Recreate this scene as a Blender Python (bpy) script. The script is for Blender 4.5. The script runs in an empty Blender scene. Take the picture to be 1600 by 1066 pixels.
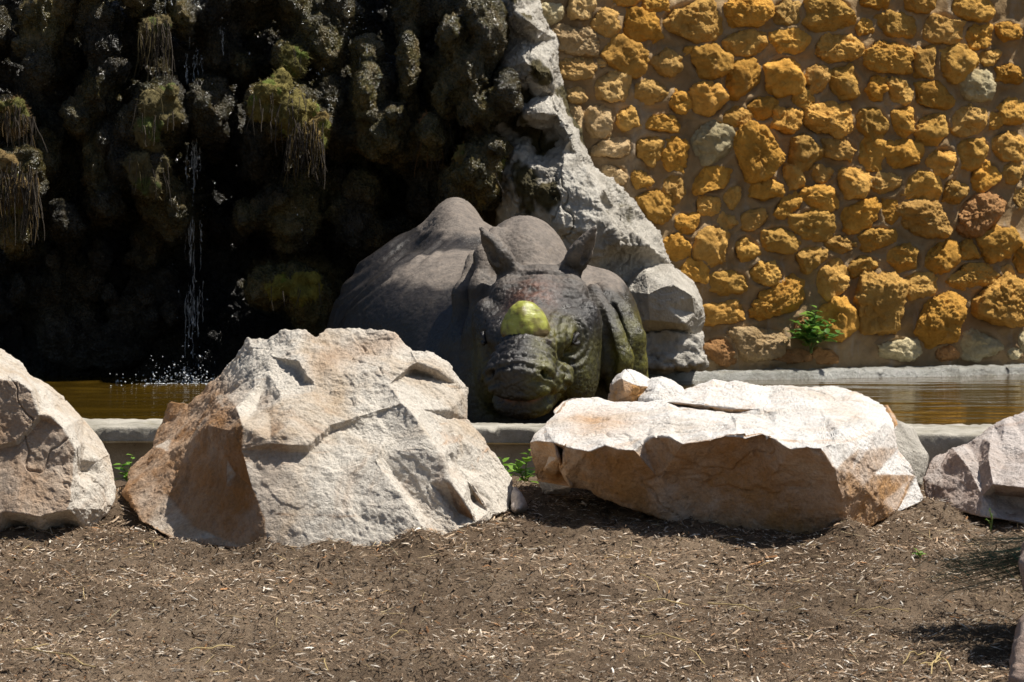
import bpy, bmesh, math, random
from mathutils.geometry import delaunay_2d_cdt
import numpy as np
from mathutils import Vector
random.seed(7); rng = np.random.default_rng(7)
SC = bpy.context.scene
COL = SC.collection
# ------------------------------------------------------------------ camera, world, sun, exposure
CZ = 0.87; FPX = 4950.0; PITCH = math.atan((533-340)/FPX)
cam = bpy.data.cameras.new('camera'); camo = bpy.data.objects.new('camera', cam); COL.objects.link(camo)
camo.location = (0, 0, CZ); camo.rotation_euler = (math.pi/2-PITCH, 0, 0)
cam.sensor_width = 36; cam.lens = 36*FPX/1600; cam.clip_start = .1; cam.clip_end = 500
cam.dof.use_dof = True; cam.dof.focus_distance = 10.4; cam.dof.aperture_fstop = 13
SC.camera = camo
SUN = np.array([.45, .045, .89]); SUN /= np.linalg.norm(SUN)
w = bpy.data.worlds.new('World'); SC.world = w; w.use_nodes = True
nt = w.node_tree; nt.nodes.clear()
sky = nt.nodes.new('ShaderNodeTexSky'); sky.sky_type = 'NISHITA'; sky.sun_disc = False
sky.sun_elevation = math.asin(SUN[2]); sky.sun_rotation = math.atan2(SUN[0], SUN[1])
bg = nt.nodes.new('ShaderNodeBackground'); bg.inputs[1].default_value = .05
wo = nt.nodes.new('ShaderNodeOutputWorld')
nt.links.new(sky.outputs[0], bg.inputs[0]); nt.links.new(bg.outputs[0], wo.inputs[0])
sl = bpy.data.lights.new('sun', 'SUN'); sl.energy = 5.0; sl.angle = math.radians(.55); sl.color = (1, .95, .87)
so = bpy.data.objects.new('sun', sl); COL.objects.link(so)
so.rotation_euler = Vector(SUN).to_track_quat('Z', 'Y').to_euler()
SC.view_settings.view_transform = 'Standard'; SC.view_settings.look = 'None'
SC.view_settings.exposure = .5; SC.view_settings.gamma = 1; SC.view_settings.use_curve_mapping = False
try:
    SC.cycles.max_bounces = 6; SC.cycles.diffuse_bounces = 3; SC.cycles.glossy_bounces = 3
except Exception: pass

# ------------------------------------------------------------------ helpers
def pt(px, py, D):                       # a photo pixel at distance D -> the point in the world
    u = (px-800)/FPX; v = (533-py)/FPX
    d = np.array([u, math.cos(PITCH)+v*math.sin(PITCH), -math.sin(PITCH)+v*math.cos(PITCH)])
    return d/d[1]*D + np.array([0, 0, CZ])
def S(D): return D/FPX                   # metres per photo pixel at distance D

_perm = np.random.default_rng(11).permutation(256).astype(np.int32); _perm = np.concatenate([_perm, _perm, _perm])
_g = np.random.default_rng(12).normal(size=(256, 3)).astype(np.float32); _g /= np.linalg.norm(_g, axis=1)[:, None]
def perlin(P, seed=0):
    P = np.asarray(P, np.float32)+np.float32(seed*17.31+100)
    I = np.floor(P).astype(np.int32); f = P-I; I &= 255
    u = f*f*f*(f*(f*6-15)+10)
    out = 0
    for dx in (0, 1):
        wx = u[:, 0] if dx else 1-u[:, 0]
        hx = _perm[I[:, 0]+dx]
        for dy in (0, 1):
            wy = u[:, 1] if dy else 1-u[:, 1]
            hy = _perm[hx+I[:, 1]+dy]
            for dz in (0, 1):
                wz = u[:, 2] if dz else 1-u[:, 2]
                g = _g[_perm[hy+I[:, 2]+dz] & 255]
                out = out+wx*wy*wz*(g[:, 0]*(f[:, 0]-dx)+g[:, 1]*(f[:, 1]-dy)+g[:, 2]*(f[:, 2]-dz))
    return out*1.5
def fbm(P, fr, octv=4, seed=0, gain=.5, kind=0):
    P = np.asarray(P, np.float32); o = 0; a = 1; n = 0
    for k in range(octv):
        p = perlin(P*fr, seed+k*3)
        if kind == 1: p = np.abs(p)*2-.55            # billow: rounded lumps with creases
        elif kind == 2: p = .55-np.abs(p)*2          # ridges
        o = o+a*p; n += a; a *= gain; fr *= 2.03
    return o/n
def worley(P, fr, seed=0, full=False):
    P = np.asarray(P, np.float32)*fr+seed*7.7+50; I = np.floor(P).astype(np.int32)
    f1 = np.full(len(P), 9, np.float32); f2 = f1.copy(); idx = np.zeros(len(P), np.int32); vec = np.zeros((len(P), 3), np.float32)
    for dx in (-1, 0, 1):
        for dy in (-1, 0, 1):
            for dz in (-1, 0, 1):
                c = I+np.array([dx, dy, dz], np.int32)
                h = _perm[_perm[_perm[c[:, 0] & 255]+(c[:, 1] & 255)]+(c[:, 2] & 255)]
                q = c+.5+.45*_g[h]
                d = np.sqrt(((P-q)**2).sum(1))
                m = d < f1
                f2 = np.where(m, f1, np.minimum(f2, d)); idx = np.where(m, h, idx); f1 = np.where(m, d, f1); vec[m] = (P-q)[m]
    return (f1, f2, idx, vec) if full else (f1, f2, idx)
def sstep(a, b, x):
    t = np.clip((x-a)/(b-a), 0, 1); return t*t*(3-2*t)

def terr(P, fr, n, seed, warp=0., octv=3, sharp=.22):    # stepped noise: ledges with crisp risers
    t = (fbm(P, fr, octv, seed)+.5)*n; i = np.floor(t); f = t-i
    return (i+sstep(.5-sharp, .5+sharp, f))/n-.5
def mesh_obj(name, V, F, mat, parent=None, smooth=True, cols=None, **attrs):
    V = np.asarray(V, np.float32); me = bpy.data.meshes.new(name)
    if isinstance(F, np.ndarray):
        k = F.shape[1]; n = len(F)
        me.vertices.add(len(V)); me.vertices.foreach_set('co', V.ravel())
        me.loops.add(n*k); me.loops.foreach_set('vertex_index', F.ravel().astype(np.int32))
        me.polygons.add(n); me.polygons.foreach_set('loop_start', np.arange(0, n*k, k, dtype=np.int32))
    else:
        me.from_pydata([tuple(map(float, v)) for v in V], [], [list(map(int, f)) for f in F])
    me.update(calc_edges=True); me.validate()
    if smooth is not None:
        me.polygons.foreach_set('use_smooth', np.full(len(me.polygons), bool(smooth)))
    if cols is not None:
        a = me.color_attributes.new('Col', 'FLOAT_COLOR', 'POINT')
        c = np.ones((len(V), 4), np.float32); c[:, :3] = cols; a.data.foreach_set('color', c.ravel())
    for k_, v_ in attrs.items():
        a = me.attributes.new(k_, 'FLOAT', 'POINT'); a.data.foreach_set('value', np.asarray(v_, np.float32))
    if mat: me.materials.append(mat)
    o = bpy.data.objects.new(name, me); COL.objects.link(o)
    if parent: o.parent = parent
    return o
def tag(o, label=None, cat=None, group=None, kind=None):
    if label: o['label'] = label
    if cat: o['category'] = cat
    if group: o['group'] = group
    if kind: o['kind'] = kind
    return o
def empty(name, loc, label, cat, group=None):
    o = bpy.data.objects.new(name, None); COL.objects.link(o); o.location = tuple(map(float, loc)); o.empty_display_size = .1
    return tag(o, label, cat, group)
def grid_faces(nx, ny):                  # index = i*ny+j
    i, j = np.meshgrid(np.arange(nx-1), np.arange(ny-1), indexing='ij'); a = (i*ny+j).ravel()
    return np.stack([a, a+ny, a+ny+1, a+1], 1)
def normals(V, F):
    n = np.zeros_like(V); a = V[F[:, 0]]; b = V[F[:, 1]]; c = V[F[:, 2]]
    fn = np.cross(b-a, c-a) if F.shape[1] == 3 else np.cross(c-a, V[F[:, 3]]-b)
    for k in range(F.shape[1]):
        for ax in range(3): n[:, ax] += np.bincount(F[:, k], fn[:, ax], len(V))
    return n/np.maximum(np.linalg.norm(n, axis=1), 1e-9)[:, None]
def laplace(V, F, it=1, lam=.5):
    k = F.shape[1]; E = np.concatenate([np.stack([F[:, i], F[:, (i+1) % k]], 1) for i in range(k)]); E = np.concatenate([E, E[:, ::-1]])
    cnt = np.maximum(np.bincount(E[:, 0], minlength=len(V)), 1)
    for _ in range(it):
        m = np.stack([np.bincount(E[:, 0], V[E[:, 1], ax], len(V)) for ax in range(3)], 1)/cnt[:, None]
        V = V+(m-V)*lam
    return V

class Field:                             # a signed distance grid, meshed with surface nets
    def __init__(s, xs, ys, zs):
        s.ax = [np.asarray(a, np.float32) for a in (xs, ys, zs)]
        s.f = np.full([len(a) for a in s.ax], .5, np.float32)
    def win(s, lo, hi):
        sl_ = tuple(slice(max(0, np.searchsorted(a, l)-1), np.searchsorted(a, h)+1) for a, l, h in zip(s.ax, lo, hi))
        X = np.meshgrid(*[a[q] for a, q in zip(s.ax, sl_)], indexing='ij', sparse=True)
        return sl_, X
    def put(s, sl_, d, k, sub=False):
        f = s.f[sl_]
        if f.size == 0: return
        if sub:
            d = -d; h = np.clip(.5-.5*(f-d)/max(k, 1e-6), 0, 1); s.f[sl_] = f*(1-h)+d*h+k*h*(1-h)
        else:
            h = np.clip(.5+.5*(d-f)/max(k, 1e-6), 0, 1); s.f[sl_] = d*(1-h)+f*h-k*h*(1-h)
    def ell(s, c, r, k=.03, axes=None, sub=False):
        c = np.asarray(c, float); r = np.asarray(r, float)
        R = r if axes is None else np.abs(np.asarray(axes)).T@r
        sl_, (X, Y, Z) = s.win(c-R-k-.05, c+R+k+.05)
        X = X-c[0]; Y = Y-c[1]; Z = Z-c[2]
        if axes is not None:
            A = np.asarray(axes); X, Y, Z = (A[i, 0]*X+A[i, 1]*Y+A[i, 2]*Z for i in range(3))
        k0 = np.sqrt((X/r[0])**2+(Y/r[1])**2+(Z/r[2])**2)
        k1 = np.sqrt((X/r[0]**2)**2+(Y/r[1]**2)**2+(Z/r[2]**2)**2)+1e-6
        s.put(sl_, (k0*(k0-1)/k1).astype(np.float32), k, sub)
    def cap(s, a, b, ra, rb, k=.03, sub=False):
        a = np.asarray(a, float); b = np.asarray(b, float); m = max(ra, rb)+k+.04
        sl_, (X, Y, Z) = s.win(np.minimum(a, b)-m, np.maximum(a, b)+m)
        d = b-a; L = d@d+1e-9
        t = np.clip(((X-a[0])*d[0]+(Y-a[1])*d[1]+(Z-a[2])*d[2])/L, 0, 1)
        q = np.sqrt((X-a[0]-t*d[0])**2+(Y-a[1]-t*d[1])**2+(Z-a[2]-t*d[2])**2)-(ra+(rb-ra)*t)
        s.put(sl_, q.astype(np.float32), k, sub)
    def chain(s, pts, rs, k=.03, sub=False):
        for i in range(len(pts)-1): s.cap(pts[i], pts[i+1], rs[i], rs[i+1], k, sub)
    def hull(s, pts, k=.02, sub=False, grow=0.):
        pts = np.asarray(pts, float); bm = bmesh.new()
        for p in pts: bm.verts.new(p)
        bmesh.ops.convex_hull(bm, input=bm.verts[:]); bm.normal_update()
        c = pts.mean(0); pl = []
        for f in bm.faces:
            n = np.array(f.normal); 
            if np.linalg.norm(n) < .5: continue
            o = n@np.array(f.verts[0].co)
            if n@c > o: n = -n; o = -o
            if not any(np.allclose(n, q[0], atol=.02) and abs(o-q[1]) < .01 for q in pl): pl.append((n, o))
        bm.free(); m = k+.06+grow
        sl_, (X, Y, Z) = s.win(pts.min(0)-m, pts.max(0)+m)
        d = None
        for n, o in pl:
            e = (n[0]*X+n[1]*Y+n[2]*Z-o-grow).astype(np.float32)
            d = e if d is None else np.maximum(d, e)
        s.put(sl_, d, k, sub)
    def chisel(s, n, size, depth, jit, seed):     # knock planar flakes off the surface
        V, F = s.mesh(); N = normals(laplace(V, F, 5), F); g = np.random.default_rng(seed)
        cv = ((V-laplace(V, F, 12))*N).sum(1); top = np.argsort(cv)[-max(20, len(V)//5):]
        for i in g.choice(top, n):
            R = size*g.uniform(.45, 1.25); m = N[i]+g.normal(size=3)*jit; m /= np.linalg.norm(m); c = V[i]-m*depth*g.uniform(.3, 1.)*R/size
            sl_, (X, Y, Z) = s.win(c-R*1.7, c+R*1.7)
            X = X-c[0]; Y = Y-c[1]; Z = Z-c[2]; q = m[0]*X+m[1]*Y+m[2]*Z; r = np.sqrt(X*X+Y*Y+Z*Z)
            e = (q-np.clip(r-R, 0, None)*1.6).astype(np.float32); s.f[sl_] = np.maximum(s.f[sl_], e)
    def mesh(s):
        f = s.f; f[f == 0] = 1e-6
        inside = f < 0; nx, ny, nz = f.shape
        c = np.zeros((nx-1, ny-1, nz-1), np.uint8)
        for dx in (0, 1):
            for dy in (0, 1):
                for dz in (0, 1): c += inside[dx:nx-1+dx, dy:ny-1+dy, dz:nz-1+dz]
        act = (c > 0) & (c < 8); I = np.argwhere(act); idx = np.full(act.shape, -1, np.int32); idx[act] = np.arange(len(I))
        acc = np.zeros((len(I), 3)); cnt = np.zeros(len(I))
        for ax in range(3):
            o1, o2 = [a for a in range(3) if a != ax]
            for p in (0, 1):
                for q in (0, 1):
                    A = I.copy(); A[:, o1] += p; A[:, o2] += q; B = A.copy(); B[:, ax] += 1
                    fa = f[tuple(A.T)]; fb = f[tuple(B.T)]; m = (fa < 0) != (fb < 0)
                    t = np.where(m, fa/np.where(m, fa-fb, 1), 0)
                    for a in range(3):
                        pa = s.ax[a][A[:, a]]; pb = s.ax[a][B[:, a]]
                        acc[:, a] += np.where(m, pa+t*(pb-pa), 0)
                    cnt += m
        V = acc/cnt[:, None]; Q = []
        for ax in range(3):
            sa = [slice(None)]*3; sb = [slice(None)]*3; sa[ax] = slice(0, -1); sb[ax] = slice(1, None)
            for sgn in (0, 1):
                ch = inside[tuple(sa)] & ~inside[tuple(sb)] if sgn == 0 else ~inside[tuple(sa)] & inside[tuple(sb)]
                E = np.argwhere(ch); o1, o2 = (ax+1) % 3, (ax+2) % 3
                ok = (E[:, o1] > 0) & (E[:, o2] > 0) & (E[:, o1] < f.shape[o1]-1) & (E[:, o2] < f.shape[o2]-1); E = E[ok]
                q = []
                for a, b in ((0, 0), (-1, 0), (-1, -1), (0, -1)):
                    e = E.copy(); e[:, o1] += a; e[:, o2] += b; q.append(idx[tuple(e.T)])
                q = np.stack(q, 1); Q.append(q if sgn == 0 else q[:, ::-1])
        return V, np.concatenate(Q).astype(np.int32)

def ico(sub):
    bm = bmesh.new(); bmesh.ops.create_icosphere(bm, subdivisions=sub, radius=1)
    V = np.array([v.co[:] for v in bm.verts]); F = np.array([[v.index for v in f.verts] for f in bm.faces], np.int32); bm.free()
    return V, F
def tube(pts, rs, n=6):                  # open tube -> V, F(quads)
    pts = np.asarray(pts, float); m = len(pts); V = []
    for i in range(m):
        t = pts[min(i+1, m-1)]-pts[max(i-1, 0)]; t /= np.linalg.norm(t)+1e-9
        a = np.cross(t, [0, 0, 1] if abs(t[2]) < .9 else [1, 0, 0]); a /= np.linalg.norm(a); b = np.cross(t, a)
        for k in range(n):
            an = 2*math.pi*k/n; V.append(pts[i]+rs[i]*(a*math.cos(an)+b*math.sin(an)))
    F = [[i*n+k, i*n+(k+1) % n, (i+1)*n+(k+1) % n, (i+1)*n+k] for i in range(m-1) for k in range(n)]
    return np.array(V), np.array(F, np.int32)
class Bag:                               # gathers pieces of one mesh
    def __init__(s): s.V = []; s.F = []; s.C = []; s.n = 0
    def add(s, V, F, c=None):
        s.V.append(np.asarray(V)); s.F.append(np.asarray(F)+s.n); s.n += len(V)
        if c is not None: s.C.append(np.tile(np.asarray(c, float), (len(V), 1)))
    def obj(s, name, mat, parent=None, smooth=True):
        return mesh_obj(name, np.concatenate(s.V), np.concatenate(s.F), mat, parent, smooth, np.concatenate(s.C) if s.C else None)

# ------------------------------------------------------------------ materials
class Mat:
    def __init__(s, name):
        s.m = bpy.data.materials.new(name); s.m.use_nodes = True; s.t = s.m.node_tree
        s.b = s.t.nodes['Principled BSDF']; s.tc = s.t.nodes.new('ShaderNodeTexCoord')
    def n(s, typ, **kw):
        x = s.t.nodes.new(typ)
        for k, v in kw.items(): setattr(x, k, v)
        return x
    def ln(s, a, b): s.t.links.new(a, b)
    def noise(s, scale, det=6, rough=.6, sc3=None, dist=0):
        x = s.n('ShaderNodeTexNoise'); x.inputs['Scale'].default_value = scale; x.inputs['Detail'].default_value = det
        x.inputs['Roughness'].default_value = rough; x.inputs['Distortion'].default_value = dist
        if sc3:
            mp = s.n('ShaderNodeMapping'); mp.inputs['Scale'].default_value = sc3; s.ln(s.tc.outputs['Object'], mp.inputs[0]); s.ln(mp.outputs[0], x.inputs['Vector'])
        else: s.ln(s.tc.outputs['Object'], x.inputs['Vector'])
        return x.outputs['Fac']
    def vor(s, scale, feat='F1', rand=1):
        x = s.n('ShaderNodeTexVoronoi'); x.feature = feat; x.inputs['Scale'].default_value = scale; x.inputs['Randomness'].default_value = rand
        s.ln(s.tc.outputs['Object'], x.inputs['Vector']); return x.outputs['Distance']
    def ramp(s, fac, *stops):
        r = s.n('ShaderNodeValToRGB'); el = r.color_ramp.elements
        while len(el) < len(stops): el.new(.5)
        for e, (p, c) in zip(el, stops): e.position = p; e.color = (*c, 1) if len(c) == 3 else c
        s.ln(fac, r.inputs[0]); return r.outputs[0]
    def val(s, fac, a, b, c=0., d=1.):
        r = s.n('ShaderNodeMapRange'); r.inputs[1].default_value = a; r.inputs[2].default_value = b; r.inputs[3].default_value = c; r.inputs[4].default_value = d
        s.ln(fac, r.inputs[0]); return r.outputs[0]
    def mix(s, fac, a, b, mode='MIX'):
        x = s.n('ShaderNodeMix'); x.data_type = 'RGBA'; x.blend_type = mode
        for v, i in ((fac, 0), (a, 6), (b, 7)):
            if hasattr(v, 'links'): s.ln(v, x.inputs[i])
            else: x.inputs[i].default_value = v if i == 0 else (*v, 1)
        return x.outputs[2]
    def math(s, op, a, b):
        x = s.n('ShaderNodeMath'); x.operation = op
        for v, i in ((a, 0), (b, 1)):
            if hasattr(v, 'links'): s.ln(v, x.inputs[i])
            else: x.inputs[i].default_value = v
        return x.outputs[0]
    def attr(s, name):
        x = s.n('ShaderNodeAttribute'); x.attribute_name = name; return x
    def bump(s, *hs):                    # (height, strength, distance) stacked
        prev = None
        for h, st, di in hs:
            x = s.n('ShaderNodeBump'); x.inputs['Strength'].default_value = st; x.inputs['Distance'].default_value = di
            s.ln(h, x.inputs['Height'])
            if prev: s.ln(prev, x.inputs['Normal'])
            prev = x.outputs[0]
        s.ln(prev, s.b.inputs['Normal'])
    def out(s, col=None, rough=None, spec=None, **kw):
        for v, k in ((col, 'Base Color'), (rough, 'Roughness'), (spec, 'Specular IOR Level')):
            if v is None: continue
            if hasattr(v, 'links'): s.ln(v, s.b.inputs[k])
            else: s.b.inputs[k].default_value = (*v, 1) if isinstance(v, tuple) else v
        for k, v in kw.items(): s.b.inputs[k.replace('_', ' ')].default_value = v
        return s.m

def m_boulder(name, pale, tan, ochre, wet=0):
    M = Mat(name); a = M.attr('stain').outputs['Fac']  # ochre stain mask; on the boulders it also carries painted shade
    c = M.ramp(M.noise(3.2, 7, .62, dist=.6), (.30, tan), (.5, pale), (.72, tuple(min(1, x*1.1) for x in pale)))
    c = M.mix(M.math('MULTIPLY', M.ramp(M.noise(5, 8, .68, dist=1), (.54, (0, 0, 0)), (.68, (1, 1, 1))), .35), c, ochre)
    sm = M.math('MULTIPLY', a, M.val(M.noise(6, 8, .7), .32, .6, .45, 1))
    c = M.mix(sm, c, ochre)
    c = M.mix(M.ramp(M.noise(2.0, 8, .6, (1, 1, 6), 1.2), (.60, (0, 0, 0)), (.67, (.55, .55, .55))), c, tuple(x*1.3 for x in ochre))
    grain = M.noise(95, 4, .75)
    c = M.mix(1., c, M.ramp(grain, (.25, (.62, .60, .58)), (.55, (1, 1, 1)), (.8, (1.1, 1.1, 1.1))), 'MULTIPLY')
    c = M.mix(M.ramp(M.noise(38, 6, .7), (.64, (0, 0, 0)), (.72, (.55, .55, .55))), c, (.16, .12, .09))
    M.bump((M.noise(30, 8, .72), .6, .02), (M.noise(120, 4, .7), .5, .006))
    return M.out(c, .85, .25)
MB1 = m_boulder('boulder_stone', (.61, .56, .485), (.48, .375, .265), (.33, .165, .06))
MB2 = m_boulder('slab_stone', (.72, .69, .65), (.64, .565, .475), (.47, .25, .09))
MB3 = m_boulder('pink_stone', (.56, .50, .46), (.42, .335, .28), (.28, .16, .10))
def m_yellow():
    M = Mat('ochre_limestone'); oi = M.n('ShaderNodeObjectInfo'); tint = oi.outputs['Color']
    c = M.ramp(M.noise(9, 7, .65), (.30, (.62, .57, .48)), (.55, (1, 1, 1)), (.78, (1.12, 1.1, 1.02)))
    c = M.mix(1., tint, c, 'MULTIPLY')
    c = M.mix(M.ramp(M.noise(30, 6, .7), (.60, (0, 0, 0)), (.72, (.6, .6, .6))), c, (.24, .115, .03))
    c = M.mix(M.ramp(M.noise(4, 5, .6, (1.5, 1.5, .35)), (.62, (0, 0, 0)), (.78, (.4, .4, .4))), c, (.42, .38, .30))
    M.bump((M.noise(34, 7, .75), .85, .03), (M.vor(60), .35, .008), (M.noise(150, 3, .7), .4, .004))
    return M.out(c, .92, .15)
MY = m_yellow()
def m_mortar():
    M = Mat('mortar'); c = M.ramp(M.noise(4, 7, .65), (.3, (.22, .145, .07)), (.55, (.37, .255, .135)), (.8, (.50, .38, .24)))
    c = M.mix(M.ramp(M.noise(5, 6, .65, (3, 3, .4)), (.56, (0, 0, 0)), (.75, (.5, .5, .5))), c, (.42, .40, .36))
    M.bump((M.noise(22, 8, .7), .7, .02), (M.noise(110, 4, .7), .4, .005)); return M.out(c, .95, .15)
MM = m_mortar()
def m_cliff():
    M = Mat('wet_tufa'); mo = M.attr('moss').outputs['Fac']; dry = M.attr('dry').outputs['Fac']
    c = M.ramp(M.noise(7, 8, .7), (.3, (.002, .0017, .0013)), (.55, (.007, .0058, .0042)), (.75, (.018, .0145, .010)))
    g = M.ramp(M.noise(12, 7, .7), (.3, (.015, .014, .004)), (.48, (.12, .10, .03)), (.66, (.26, .19, .075)), (.85, (.38, .31, .12)))
    c = M.mix(mo, c, g)
    c = M.mix(M.math('MULTIPLY', M.ramp(M.noise(5, 7, .7), (.48, (0, 0, 0)), (.6, (1, 1, 1))), dry), c, (.34, .31, .25))
    r = M.val(M.noise(14, 5, .6), .35, .65, .04, .40)
    M.bump((M.noise(28, 8, .75), 1., .03), (M.vor(85), 1., .016), (M.noise(170, 3, .7), .8, .008)); return M.out(c, r, .45)
MC = m_cliff()
def m_pale_rock():
    M = Mat('grey_rock'); mo = M.attr('moss').outputs['Fac']
    c = M.ramp(M.noise(5, 8, .66, dist=.5), (.28, (.27, .24, .195)), (.48, (.54, .50, .43)), (.7, (.70, .66, .58)))
    c = M.mix(M.ramp(M.noise(9, 7, .7), (.57, (0, 0, 0)), (.70, (.8, .8, .8))), c, (.085, .075, .05))
    c = M.mix(mo, c, M.ramp(M.noise(15, 7, .7), (.3, (.03, .026, .012)), (.55, (.10, .08, .03)), (.8, (.17, .13, .055))))
    M.bump((M.noise(24, 8, .72), .9, .03), (M.noise(95, 5, .75), .7, .01)); return M.out(c, .75, .3)
MP = m_pale_rock()
def m_moss():
    M = Mat('moss'); a = M.attr('Col').outputs['Color']
    c = M.mix(1., a, M.ramp(M.noise(40, 5, .7), (.3, (.45, .45, .4)), (.6, (1, 1, 1)), (.8, (1.4, 1.3, 1.1))), 'MULTIPLY')
    M.bump((M.noise(70, 6, .75), 1, .02)); return M.out(c, .85, .2)
MMOSS = m_moss()
def m_vcol(name, rough=.8, spec=.25, ns=60, lo=.75, sub=0, trans=0):
    M = Mat(name); c = M.mix(1., M.attr('Col').outputs['Color'], M.ramp(M.noise(ns, 4, .6), (.3, (lo,)*3), (.7, (1.12,)*3)), 'MULTIPLY')
    return M.out(c, rough, spec)
MCHIP = m_vcol('wood_chips', .85, .2)
MFEA = m_vcol('feather', .45, .5)
def m_ground():
    M = Mat('mulch_soil')
    c = M.ramp(M.noise(14, 9, .72), (.3, (.038, .026, .017)), (.5, (.135, .095, .064)), (.72, (.28, .21, .15)))
    c = M.mix(.55, c, M.ramp(M.noise(1.6, 5, .6), (.35, (.09, .06, .036)), (.65, (.29, .215, .145))))
    M.bump((M.noise(45, 8, .75), .9, .02), (M.noise(160, 4, .7), .6, .006)); return M.out(c, .95, .1)
MG = m_ground()
def m_concrete(name, base, dark, rough, sparkle=0):
    M = Mat(name); c = M.ramp(M.noise(5, 8, .68), (.3, dark), (.6, base), (.8, tuple(x*1.15 for x in base)))
    c = M.mix(M.ramp(M.noise(45, 5, .7), (.62, (0, 0, 0)), (.7, (.7, .7, .7))), c, tuple(x*.4 for x in dark))
    c = M.mix(M.ramp(M.noise(3, 5, .6, (2.5, 2.5, .5)), (.56, (0, 0, 0)), (.7, (.35, .35, .35))), c, (.20, .17, .08))
    M.bump((M.noise(40, 7, .7), .5+sparkle, .012), (M.noise(150, 4, .7), .4+sparkle, .006)); return M.out(c, rough, .35+sparkle*.3)
MK = m_concrete('concrete', (.42, .39, .33), (.17, .155, .115), .85)
MKW = m_concrete('wet_concrete', (.55, .54, .49), (.26, .25, .20), .22, .9)
def m_water():
    M = Mat('pool_water'); M.bump((M.noise(5, 4, .55, (1, 3.2, 1), .4), .25, .006), (M.noise(18, 3, .5, (1, 3, 1)), .12, .0015))
    return M.out((.065, .038, .004), .02, .5, IOR=1.33)
MW = m_water()
def m_spray():
    M = Mat('spray'); return M.out((.80, .84, .88), .12, .6)
MS = m_spray()
def m_rhino():
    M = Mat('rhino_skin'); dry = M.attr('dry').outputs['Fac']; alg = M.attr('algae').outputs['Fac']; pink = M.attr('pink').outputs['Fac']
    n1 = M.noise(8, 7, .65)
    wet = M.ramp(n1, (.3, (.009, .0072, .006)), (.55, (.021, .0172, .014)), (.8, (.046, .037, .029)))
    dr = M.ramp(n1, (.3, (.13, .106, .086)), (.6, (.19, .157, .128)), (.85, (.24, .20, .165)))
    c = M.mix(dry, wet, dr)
    c = M.mix(1., c, M.ramp(M.noise(26, 8, .78), (.32, (.45,)*3), (.52, (1., 1., 1.)), (.72, (1.25, 1.2, 1.12))), 'MULTIPLY')
    c = M.mix(M.math('MULTIPLY', alg, M.val(M.noise(16, 8, .75), .36, .60)), c, (.155, .145, .022))
    c = M.mix(M.math('MULTIPLY', pink, M.val(M.noise(25, 6, .7), .38, .62)), c, (.22, .095, .055))
    c = M.mix(1., c, M.ramp(M.vor(75), (0., (.60,)*3), (.35, (1., 1., 1.)), (.8, (1.06,)*3)), 'MULTIPLY')
    r = M.mix(dry, M.ramp(M.noise(12, 6, .7), (.35, (.24,)*3), (.65, (.46,)*3)), (.75,)*3)
    M.bump((M.noise(26, 8, .75), .55, .016), (M.vor(62), -.55, .010), (M.vor(170), -.35, .004))
    rr = M.n('ShaderNodeRGBToBW'); M.ln(r, rr.inputs[0])
    return M.out(c, rr.outputs[0], .5)
MR = m_rhino()
def m_horn():
    M = Mat('horn'); n = M.noise(11, 7, .7, (1, 1, 2.2), 1.2); st = M.attr('stain').outputs['Fac']
    c = M.ramp(n, (.30, (.13, .10, .025)), (.43, (.27, .28, .04)), (.58, (.37, .38, .075)), (.76, (.47, .46, .21)))
    c = M.mix(st, c, (.10, .07, .025))
    c = M.mix(M.ramp(M.noise(22, 6, .7), (.56, (0, 0, 0)), (.66, (.85, .85, .85))), c, (.17, .11, .04))
    M.bump((M.noise(30, 7, .75), .35, .008), (M.noise(9, 3, .6, (1, 1, 5)), .3, .01)); return M.out(c, .40, .45)
MH = m_horn()
ME = Mat('eye').out((.012, .008, .006), .05, .7)
def m_leaf(name, a, b):
    M = Mat(name); oi = M.n('ShaderNodeObjectInfo')
    c = M.ramp(oi.outputs['Random'], (0, a), (1, b)); c = M.mix(1., c, M.ramp(M.noise(90, 4, .6), (.3, (.75,)*3), (.7, (1.1,)*3)), 'MULTIPLY')
    tr = M.n('ShaderNodeBsdfTranslucent'); M.ln(c, tr.inputs[0]); mx = M.n('ShaderNodeMixShader'); mx.inputs[0].default_value = .35
    M.out(c, .4, .45); o = M.t.nodes['Material Output']; M.ln(M.b.outputs[0], mx.inputs[1]); M.ln(tr.outputs[0], mx.inputs[2]); M.ln(mx.outputs[0], o.inputs[0])
    return M.m
ML1 = m_leaf('weed_leaf', (.13, .28, .03), (.24, .40, .05)); ML2 = m_leaf('glossy_leaf', (.06, .18, .035), (.22, .38, .05))
MSTEM = Mat('stem').out((.14, .20, .05), .6, .3)
MRT = m_vcol('roots', .8, .2)

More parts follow.
